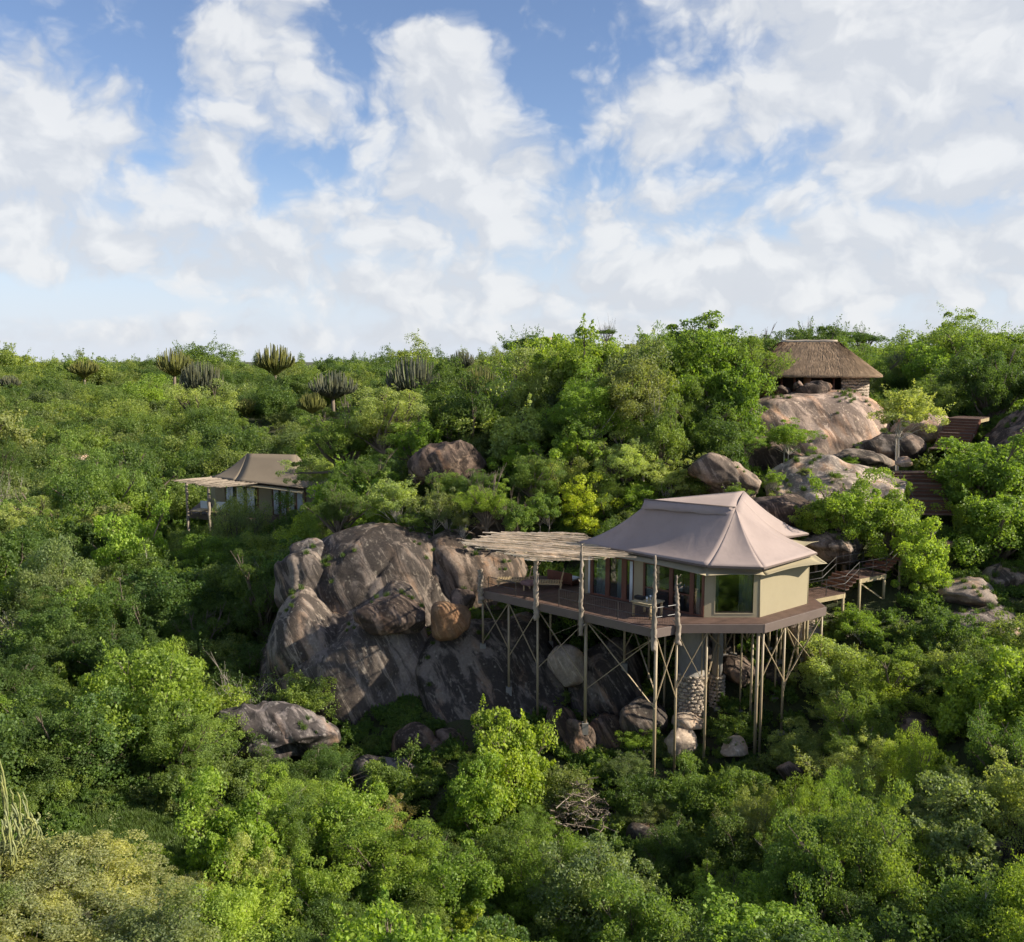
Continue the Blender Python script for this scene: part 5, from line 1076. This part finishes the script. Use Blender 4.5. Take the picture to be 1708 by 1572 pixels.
for i, (px, py, Y, rpx, k, colr, lab, sz) in enumerate(NAMED):
    pt(px, py, Y, rpx, k, colr, lab, sz, i=i)
# bare-branched tree on the hill
def bare_tree(px, py, Y, H, label, seed):
    g = random.Random(seed); b = P(px, py, Y); b.z = gh(b.x, b.y) - .2; m = MB(); H = P(px, 590, Y).z - b.z
    def grow(p, d, L, r, lev):
        pts = [p]; rad = [r]; q = p.copy(); dd = d.copy(); n = 5
        for i in range(n):
            dd = (dd + Vector((g.uniform(-.16, .16), g.uniform(-.16, .16), .05))).normalized(); q = q + dd * L / n; pts.append(q.copy()); rad.append(r * (1 - .12 * (i + 1)))
        m.tube(pts, rad, 6, False)
        if lev < 4:
            for k in range(3 if lev < 2 else 2):
                a = Vector((g.uniform(-1, 1), g.uniform(-.8, .8), g.uniform(.2, .9))).normalized(); j = g.randint(3, n)
                grow(pts[j], (dd * .7 + a * .75).normalized(), L * g.uniform(.55, .75), rad[j] * .62, lev + 1)
    grow(Vector((0, 0, 0)), Vector((.03, 0, 1)), H * .38, .17, 0)
    t = empty('bare_tree', b); tag(t, label, 'tree'); m.build('trunk', 'pale_bark', t, True)
bare_tree(1072, 745, 63.3, 8, 'tree with pale bare forked branches on the hill above the tent', 5)
bare_tree(1010, 1330, 41.5, 1.2, 'leafless grey shrub beside the brush pile', 9) if False else None
# ------------------------------------------------------------------ candelabra euphorbias
def euphorbia_mesh(seed, arms, low_):
    g = random.Random(seed); m = MB(); w = MB()
    w.tube([(0, 0, -1.5), (.02, 0, -.9), (0, 0, -.55)], [.09, .08, .07], 7)
    for i in range(arms):
        a = g.uniform(0, 6.28); ph = math.acos(g.uniform(.12, 1)); q = g.uniform(.82, 1.04); R_ = math.sin(ph) * q; z1 = -.35 + math.cos(ph) * q * .95 + .12
        c, s = math.cos(a), math.sin(a); z0 = -.62 + .18 * R_ * low_
        pts = [Vector((.03 * c, .03 * s, -.7)), Vector((R_ * .5 * c, R_ * .5 * s, z0)), Vector((R_ * .82 * c, R_ * .82 * s, z0 + (z1 - z0) * .3)), Vector((R_ * .96 * c, R_ * .96 * s, z0 + (z1 - z0) * .65)), Vector((R_ * c, R_ * s, z1))]
        r_ = g.uniform(.020, .030); m.tube(pts, [r_ * .8, r_ * .8, r_, r_ * 1.1, r_ * .5], 5)
    return m.mesh('arms', 'succulent'), w.mesh('trunk', 'bark', True)
EU = [euphorbia_mesh(s, n, l) for s, n, l in ((1, 210, 1), (2, 170, 1.3), (3, 140, .8))]
EUPH = [(15, 637, 170, 20, 'grey', 'candelabra plant at the left edge of the skyline slope'), (140, 614, 180, 26, 'olive', 'yellowish candelabra plant near the left skyline'), (290, 604, 175, 34, 'olive', 'broad candelabra plant breaking the left skyline'), (335, 632, 160, 40, 'grey', 'large grey candelabra plant in front of the broad skyline one'), (458, 600, 180, 32, 'olive', 'low dome-shaped candelabra plant on the skyline left of centre'),
        (555, 642, 145, 42, 'grey', 'large grey candelabra plant above the broad sunlit tree'), (520, 672, 138, 28, 'olive', 'candelabra plant with pale stems below the large grey one'), (410, 678, 140, 22, 'olive', 'small yellow-green candelabra plant above the distant tent'), (690, 628, 140, 46, 'grey', 'spiky grey candelabra plant left of the hill trees'), (800, 640, 130, 36, 'olive', 'greenish candelabra plant beside the broad pale hill tree'), (1525, 600, 95, 40, 'grey', 'dark candelabra plant right of the hut on the skyline'), (770, 600, 190, 26, 'grey', 'faint candelabra plant on the far slope at centre'), (1495, 612, 100, 26, 'grey', 'greyish candelabra plant beside the hut right side')]
EUC = []
def euph(px, py, Y, rpx, tone, label, i):
    Y = min((Y * (.8 + .6 * q / 40) for q in range(41)), key=lambda v: abs(P(px, py, v).z - (.75 * rpx * v / F) - gh(P(px, py, v).x, v) - 2.8) + .04 * abs(v - Y))
    c = P(px, py, Y); r = rpx * Y / F; EUC.append((px, py, rpx, Y)); zg = gh(c.x, c.y); t = empty('candelabra_euphorbia', (c.x, c.y, min(zg, c.z - r * .8))); t.rotation_euler = (0, 0, i * 1.7); tag(t, label, 'succulent tree', 'candelabra euphorbias in the bush')
    for nm, me in zip(('arms', 'trunk'), EU[i % 3]):
        o = bpy.data.objects.new(nm, me); link(o, t); o.location = (0, 0, c.z - t.location.z); o.scale = (r * (.9 + .05 * (i % 5)), r * (1.1 - .05 * (i % 4)), r * (.82 + .09 * (i % 5)))
        o.color = (.115, .125, .08, 1) if tone == 'grey' else (.15, .16, .045, 1)
        if nm == 'trunk': o.scale = (r, r, max(r, (c.z - t.location.z + .3) / 1.5))
for i, a in enumerate(EUPH): euph(*a, i)
c = P(8, 1345, 28.0)
def near_euph():
    g = random.Random(77); b = Vector((c.x - .4, c.y, gh(c.x, c.y))); t = empty('candelabra_euphorbia', b); tag(t, 'near yellowish candelabra plant cut by the left edge above the olive bush', 'succulent tree', 'candelabra euphorbias in the bush')
    zt = P(5, 1258, 28.0).z - b.z
    MB().tube([(0, 0, -.3), (.05, 0, zt * .2), (0, 0, zt * .45)], [.16, .14, .12], 8).build('trunk', 'bark', t, True)
    for i in range(85):
        a = g.uniform(0, 6.28); R_ = math.sqrt(g.uniform(.02, 1)) * 1.35; ca, sa = math.cos(a), math.sin(a); z0 = zt * g.uniform(.3, .5); z1 = zt * (1.0 - .42 * (R_ / 1.35) ** 2) * g.uniform(.72, 1.04)
        p = [Vector((.05 * ca, .05 * sa, z0)), Vector((R_ * .6 * ca, R_ * .6 * sa, z0 + .15)), Vector((R_ * .9 * ca, R_ * .9 * sa, z0 + .55))]
        top = Vector((R_ * ca, R_ * sa, z1)); n = 9
        for k in range(1, n + 1):
            bow_ = .16 * math.sin(math.pi * k / n); q = p[2].lerp(top, k / n) + Vector((g.uniform(-.03, .03) + bow_ * ca, g.uniform(-.03, .03) + bow_ * sa, 0)); p.append(q)
        rad = [.025, .025, .028] + [.033 * (.75 if k % 2 else 1.1) for k in range(1, n)] + [.018]
        o = MB().tube(p, rad, 6).build('arm', 'succulent', t); o.color = (.22, .245, .105, 1)
near_euph()
# brush pile of cut branches
bp = P(968, 1345, 41.5); bz = gh(bp.x, bp.y); rr = random.Random(12); brush = empty('brush_pile', (bp.x, bp.y, bz)); tag(brush, 'heap of dry cut branches below the long front stilt', 'brush pile')
for i in range(150):
    a = rr.uniform(0, 3.14); L = rr.uniform(.4, 1.5); p = Vector((rr.gauss(0, .75), rr.gauss(0, .6), 0)); p.z = rr.uniform(.2, max(.3, 2.5 - p.length * 1.3)) + .2; d = Vector((math.cos(a), math.sin(a) * .6, rr.uniform(-.5, .4))).normalized()
    j1 = Vector((rr.uniform(-.12, .12), rr.uniform(-.12, .12), rr.uniform(-.12, .12))); tip = p + d * L / 2 + j1 * 1.5
    mb = MB().tube([p - d * L / 2, p - d * L * .2 + j1, p + d * L * .15 - j1 * .6, tip], [.034, .027, .018, .006], 5)
    for s_ in (-.1, .18): q_ = p + d * L * s_; mb.tube([q_, q_ + (d * .5 + Vector((rr.uniform(-1, 1), rr.uniform(-1, 1), rr.uniform(-.2, 1)))).normalized() * L * .35], [.014, .004], 4)
    mb.build('branch', 'bark' if i % 3 else 'dead_wood', brush)
# twigs on the dry slope
# ------------------------------------------------------------------ the rest of the bush: named by zone, then the mass
ZONES = [  # name, photo box, depth range, phrase
 ((0, 560, 420, 665), 'on the far slope under the left skyline'), ((420, 555, 860, 665), 'on the far slope under the middle skyline'), ((860, 540, 1300, 640), 'on the crest behind the tall lime tree'), ((1300, 540, 1708, 700), 'behind the hut near the right skyline'),
 ((0, 665, 300, 790), 'on the slope left of and above the distant tent'), ((300, 665, 620, 770), 'on the slope above the distant tent'), ((620, 640, 1300, 900), 'on the hill behind the main tent'), ((0, 790, 200, 960), 'on the left edge slope beside the distant deck'), ((200, 770, 480, 960), 'around the stilts of the distant tent'),
 ((480, 760, 640, 960), 'on the left shoulder of the granite outcrop'), ((0, 960, 200, 1120), 'at the left edge level with the outcrop'), ((200, 960, 470, 1120), 'in the shaded hollow left of the outcrop'), ((0, 1120, 230, 1330), 'above the grassy clearing on the left'), ((230, 1120, 470, 1330), 'below the pale rock ledge'), ((470, 1120, 960, 1340), 'along the foot of the outcrop'), ((0, 1330, 480, 1600), 'round the grassy clearing'), ((470, 1340, 800, 1600), 'at the bottom left of centre'), ((800, 1340, 1100, 1600), 'at the bottom below the brush pile'), ((960, 1100, 1340, 1340), 'among the stilts'), ((1100, 1340, 1400, 1600), 'at the bottom below the right stilts'), ((1400, 1340, 1708, 1600), 'in the bottom right thicket'), ((1340, 1000, 1708, 1340), 'on the slope below the walkway'), ((1300, 700, 1708, 1000), 'beside the stairs and walkway')]
ORD = ['first', 'second', 'third', 'fourth', 'fifth', 'sixth', 'seventh', 'eighth', 'ninth', 'tenth', 'eleventh', 'twelfth', 'thirteenth', 'fourteenth', 'fifteenth', 'sixteenth', 'seventeenth', 'eighteenth', 'nineteenth', 'twentieth']
NAMEDC = [(proj(p)[0], proj(p)[1], r * F / p.y, p.y) for (_, _, _, p, r) in PLANTS]
def free(x, y, z, r):
    if in_deck(x, y, .8): return False
    for c, rad, rz in ROCKC:
        d = Vector((x - c.x, y - c.y)); q = Matrix.Rotation(-rz, 2) @ d
        if (q.x / (rad.x + .2 * r)) ** 2 + (q.y / (rad.y + .2 * r)) ** 2 < 1 and c.z + rad.z > z - r * .6: return False
    if abs(x - hc.x) < 6 and abs(y - hc.y) < 5: return False
    if (Vector((x, y)) - Vector((fB.x, fB.y + 2))).length < 6.5 + r: return False
    px, py, w = proj((x, y, z)); rp = r * F / w
    for x0, y0, x1, y1, Yd in PROT:
        if y < Yd and px + rp * .9 > x0 and px - rp * .9 < x1 and py + rp * .5 > y0 and py - rp * .85 < y1: return False
    if 150 < px < 330 and py - rp < 1435 and py + rp * .5 > 1350 and y < 40: return False      # the grassy clearing stays open
    if y < 41.4 and abs(px - 965) < 45 + rp * .6 and -rp < py - 1330 < 25 + rp * .7: return False
    if y < 28.5 and px < 90 + rp and 1230 - rp < py < 1400 + rp * .8: return False
    if y < 44 and (px - 215) ** 2 / (110 + rp * .9) ** 2 + (py - 1398) ** 2 / (42 + rp) ** 2 < 1: return False
    return True
cand = []; g = random.Random(31)
def scatter(y0, y1, step0, rbase):
    y = y0
    while y < y1:
        st = step0 * (1 + max(0, y - 60) * .006); xw = y * .72 + 8; x = -xw + g.uniform(0, st)
        while x < xw:
            xx = x + g.uniform(-.35, .35) * st; yy = y + g.uniform(-.4, .4) * st; r = rbase * g.uniform(.55, 1.35) * (1.45 if g.random() < .07 else 1) * (1 + max(0, y - 60) * .0035)
            cand.append((xx, yy, r)); x += st
        y += st * .9
scatter(24, 60, 2.7, 1.95); scatter(60, 110, 3.2, 2.35); scatter(110, 330, 3.8, 2.45)
zs = gh_arr([(a, b) for a, b, _ in cand]); picks = []; far = []
for (x, y, r), zg in zip(cand, zs):
    cl = g.uniform(.5, .95); cz = zg + r * cl + (.3 if y < 60 else .6)
    px, py, w = proj((x, y, cz)); rp = r * F / w
    if px < -420 or px > 2130 or py - rp > 1640 or not free(x, y, cz, r): continue
    if px < -50 or px > 1758 or py - rp > 1572: far.append((rp, x, y, cz, r * .8, px, py)); continue
    if any((px - a) ** 2 + (py - b) ** 2 < (c_ * .55) ** 2 and abs(y - d_) < 6 for a, b, c_, d_ in NAMEDC): continue
    if any(abs(px - a) < c_ + rp * .7 and py - rp < b + c_ * .45 and py + rp > b - c_ and d_ - 40 < y < d_ + 4 for a, b, c_, d_ in EUC): continue
    picks.append((rp, x, y, cz, r, px, py))
picks.sort(reverse=True)
NIND = 150
def zone(px, py):
    for (x0, y0, x1, y1), ph in ZONES:
        if x0 <= px < x1 and y0 <= py < y1: return ph
    return 'at the margin of the bush'
lit_kinds = [('fine', 5), ('broad', 3.6), ('dense', 3.6), ('airy', 2.4), ('weep', .6), ('tiny', .8), ('sparse', .9)]
cols = [('mid green', 5), ('dark green', 3.6), ('bright green', 3.4), ('lime', 2.6), ('grey-green', 1.0), ('pale green', 1.4), ('olive', .5)]
def wpick(lst): return g.choices([a for a, _ in lst], [b for _, b in lst])[0]
bylab = {}; KW = {'fine': 'fine-leaved tree', 'broad': 'broad-leaved tree', 'dense': 'spreading bush', 'airy': 'thin open shrub', 'weep': 'drooping tree', 'tiny': 'tiny-leaved bush', 'sparse': 'almost leafless twiggy shrub', 'umbrella': 'flat-topped tree'}
for i, (rp, x, y, cz, r, px, py) in enumerate(picks[:NIND]):
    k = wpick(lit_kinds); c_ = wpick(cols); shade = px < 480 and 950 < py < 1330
    if shade and g.random() < .6: c_ = 'dark green'  # shade of the left hollow put into the leaf colour
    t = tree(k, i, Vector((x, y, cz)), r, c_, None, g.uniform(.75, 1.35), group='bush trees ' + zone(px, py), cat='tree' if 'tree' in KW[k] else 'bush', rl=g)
    bylab.setdefault((c_ + ' ' + KW[k] + ' ' + zone(px, py)), []).append((px, t))
for lab, lst in bylab.items():
    lst.sort(key=lambda q: q[0])
    for j, (px, t) in enumerate(lst):
        t['label'] = lab if len(lst) == 1 else lab + ', ' + (['left one', 'right one'][j] if len(lst) == 2 else ORD[min(j, 19)] + ' from left')
MASS = picks[NIND:] + far
# ------------------------------------------------------------------ masses nobody could count
SRC = bpy.data.collections.new('sources')
def mass(name, label, cat, pts, meshes, kindname='stuff'):
    """instances of a few plants on points, one object"""
    me = bpy.data.meshes.new(name); me.vertices.add(len(pts)); me.vertices.foreach_set('co', np.array([p[0] for p in pts], np.float32).ravel())
    for nm, ty, idx in (('size', 'FLOAT', 1), ('turn', 'FLOAT', 2)):
        at = me.attributes.new(nm, ty, 'POINT'); at.data.foreach_set('value', np.array([p[idx] for p in pts], np.float32))
    at = me.attributes.new('which', 'INT', 'POINT'); at.data.foreach_set('value', np.array([p[3] for p in pts], np.int32))
    o = bpy.data.objects.new(name, me); link(o); tag(o, label, cat, kind=kindname)
    ng = bpy.data.node_groups.new(name, 'GeometryNodeTree'); ng.interface.new_socket('Geometry', in_out='INPUT', socket_type='NodeSocketGeometry'); ng.interface.new_socket('Geometry', in_out='OUTPUT', socket_type='NodeSocketGeometry')
    N = ng.nodes; L = ng.links; gi = N.new('NodeGroupInput'); go = N.new('NodeGroupOutput'); ip = N.new('GeometryNodeInstanceOnPoints'); gj = N.new('GeometryNodeGeometryToInstance')
    for m_ in reversed(meshes):
        so_ = bpy.data.objects.new(name + '_source', m_); SRC.objects.link(so_); oi = N.new('GeometryNodeObjectInfo'); oi.inputs['Object'].default_value = so_; oi.inputs['As Instance'].default_value = True
        L.new(oi.outputs['Geometry'], gj.inputs[0])
    def attr(nm, ty):
        a = N.new('GeometryNodeInputNamedAttribute'); a.data_type = ty; a.inputs['Name'].default_value = nm; return a.outputs[0]
    cx = N.new('ShaderNodeCombineXYZ'); L.new(attr('turn', 'FLOAT'), cx.inputs[2])
    L.new(gi.outputs[0], ip.inputs['Points']); L.new(gj.outputs[0], ip.inputs['Instance']); ip.inputs['Pick Instance'].default_value = True
    L.new(attr('which', 'INT'), ip.inputs['Instance Index']); L.new(attr('size', 'FLOAT'), ip.inputs['Scale']); L.new(cx.outputs[0], ip.inputs['Rotation'])
    L.new(ip.outputs[0], go.inputs[0]); md = o.modifiers.new('scatter', 'NODES'); md.node_group = ng; return o
WM = [crown('wood', 900 + i, npuff=n_, per=p_, leaf=lf, flat=fl, pr=(.16, .3), inner=.4, lump=.5, mat='wood_leaves', zmin=-.45)[0] for i, (n_, p_, lf, fl) in enumerate(((90, 140, .06, .8), (110, 140, .054, .95), (80, 140, .066, .65), (130, 130, .05, .85), (70, 140, .062, .5), (60, 90, .06, .8)))]
pts = [((x, y, cz), r * 1.08, g.uniform(0, 6.28), g.randrange(6)) for rp, x, y, cz, r, px, py in MASS]
mass('bushland', 'continuous green bush covering the far slopes and valley', 'bush', pts, WM)
# undergrowth between the trees
UM = [crown('undergrowth', 950 + i, npuff=26, per=70, leaf=.16, flat=.7, pr=(.25, .45), inner=.3, mat='undergrowth_leaves', zmin=-.1)[0] for i in range(4)]
up_ = []; 
def sc2(y0, y1, step, r0):
    y = y0
    while y < y1:
        x = -y * .72 - 8
        while x < y * .72 + 8: up_.append((x + g.uniform(-.5, .5) * step, y + g.uniform(-.5, .5) * step, r0 * g.uniform(.6, 1.4))); x += step
        y += step
sc2(22, 62, 1.05, .62); sc2(62, 115, 1.9, .95)
zz = gh_arr([(a, b) for a, b, _ in up_]); pts = []
for (x, y, r), zg in zip(up_, zz):
    px, py, w = proj((x, y, zg + r * .4))
    if px < -420 or px > 2130 or py > 1700: continue
    if in_deck(x, y, -1) and g.random() < .75: continue
    if (px - 225) ** 2 / 120 ** 2 + (py - 1400) ** 2 / 55 ** 2 < 1: continue
    if any(((x - c.x) / rad.x) ** 2 + ((y - c.y) / rad.y) ** 2 < .8 for c, rad, rz in ROCKC): continue
    if abs(x - hc.x) < 5.5 and abs(y - hc.y) < 4.6: continue
    if any(y < Yd and x0 < px < x1 and y0 < py < y1 for x0, y0, x1, y1, Yd in PROT): continue
    pts.append(((x, y, zg + r * .3), r, g.uniform(0, 6.28), g.randrange(4)))
mass('undergrowth', 'low leafy undergrowth between the trees and rocks', 'undergrowth', pts, UM)
# grass in the clearing and on the rock ledges
gg = np.random.default_rng(5); n = 70; pos = gg.normal(size=(n, 3)) * np.array([.10, .10, 0]); 
v = []; f = []
for i in range(n):
    a = gg.uniform(0, 6.28); L = gg.uniform(.18, .42); w = .012; b = pos[i]; d = np.array([math.cos(a), math.sin(a), 0]) * gg.uniform(.05, .22); s_ = np.array([-math.sin(a), math.cos(a), 0]) * w; k = len(v)
    v += [tuple(b - s_), tuple(b + s_), tuple(b + d * .5 + s_ * .7 + [0, 0, L * .7]), tuple(b + d * .5 - s_ * .7 + [0, 0, L * .7]), tuple(b + d + [0, 0, L])]; f += [(k, k + 1, k + 2, k + 3), (k + 3, k + 2, k + 4)]
m = MB(); m.v, m.f = v, f; GM = m.mesh('grass_tuft', 'grass_blades')
pts = []
gc = P(225, 1400, 38)
for i in range(2600):
    x = gc.x + g.uniform(-4.2, 4.6); y = gc.y + g.uniform(-4.5, 5); pts.append(((x, y, gh(x, y)), g.uniform(.6, 1.3), g.uniform(0, 6.28), 0))
mass('grass', 'short green grass in the clearing at lower left', 'grass', pts, [GM])
# plants in the rock crevices and along the feet of the rocks
mass('rock_grass', 'grass tufts rooted in the cracks of the rocks', 'grass', CREV, [GM])
mass('rock_foot_shrubs', 'small leafy plants crowding round the feet of the rocks', 'undergrowth', [p_ for p_ in RIM if not any(p_[0][1] < Yd - 3 and x0 < proj(p_[0])[0] < x1 and y0 < proj(p_[0])[1] < y1 for x0, y0, x1, y1, Yd in PROT)], UM)
# small tufts and shrublets rooted on the rocks
for i, (px, py, Y, rpx, colr, lab) in enumerate([(595, 1000, 53.5, 0, '', ''), (705, 1060, 51.6, 20, 'mid green', 'green tuft in the crack beside the wedged boulder'), (690, 1010, 51.3, 12, 'olive', 'olive tuft on the wedged boulder'), (500, 1110, 51.3, 16, 'mid green', 'green tuft on the left flank of the outcrop'), (795, 1030, 52.3, 18, 'mid green', 'tuft beside the deck corner post'), (680, 975, 54.8, 10, 'yellow-green', 'bright little plant in the dome crack'), (535, 970, 55, 18, 'dark green', 'dark tuft in the gap left of the upper dome'), (720, 925, 56, 14, 'olive', 'dry tuft on the lumpy shoulder'),
        (1395, 795, 60.5, 10, 'bright green', 'bright tuft on the pale slab upper edge'), (1250, 880, 57.5, 14, 'bright green', 'tuft behind the tent back peak'), (1450, 720, 73, 12, 'bright green', 'tuft in the hollow right of the hut dome'), (1345, 640, 76, 9, 'yellow-green', 'yellow tuft growing on the hut boulders'), (940, 1165, 49.5, 22, 'mid green', 'shaded fern-like tuft under the deck'), (1150, 1110, 50, 10, 'dark green', 'dark tuft beside the rubble pillar'), (950, 1195, 48.8, 20, 'dark green', 'dark leafy tuft between the boulders under the deck')]):
    if rpx: pt(px, py, Y, rpx, 'airy', colr, lab, .9, i=i, name='shrub', cat='shrub')
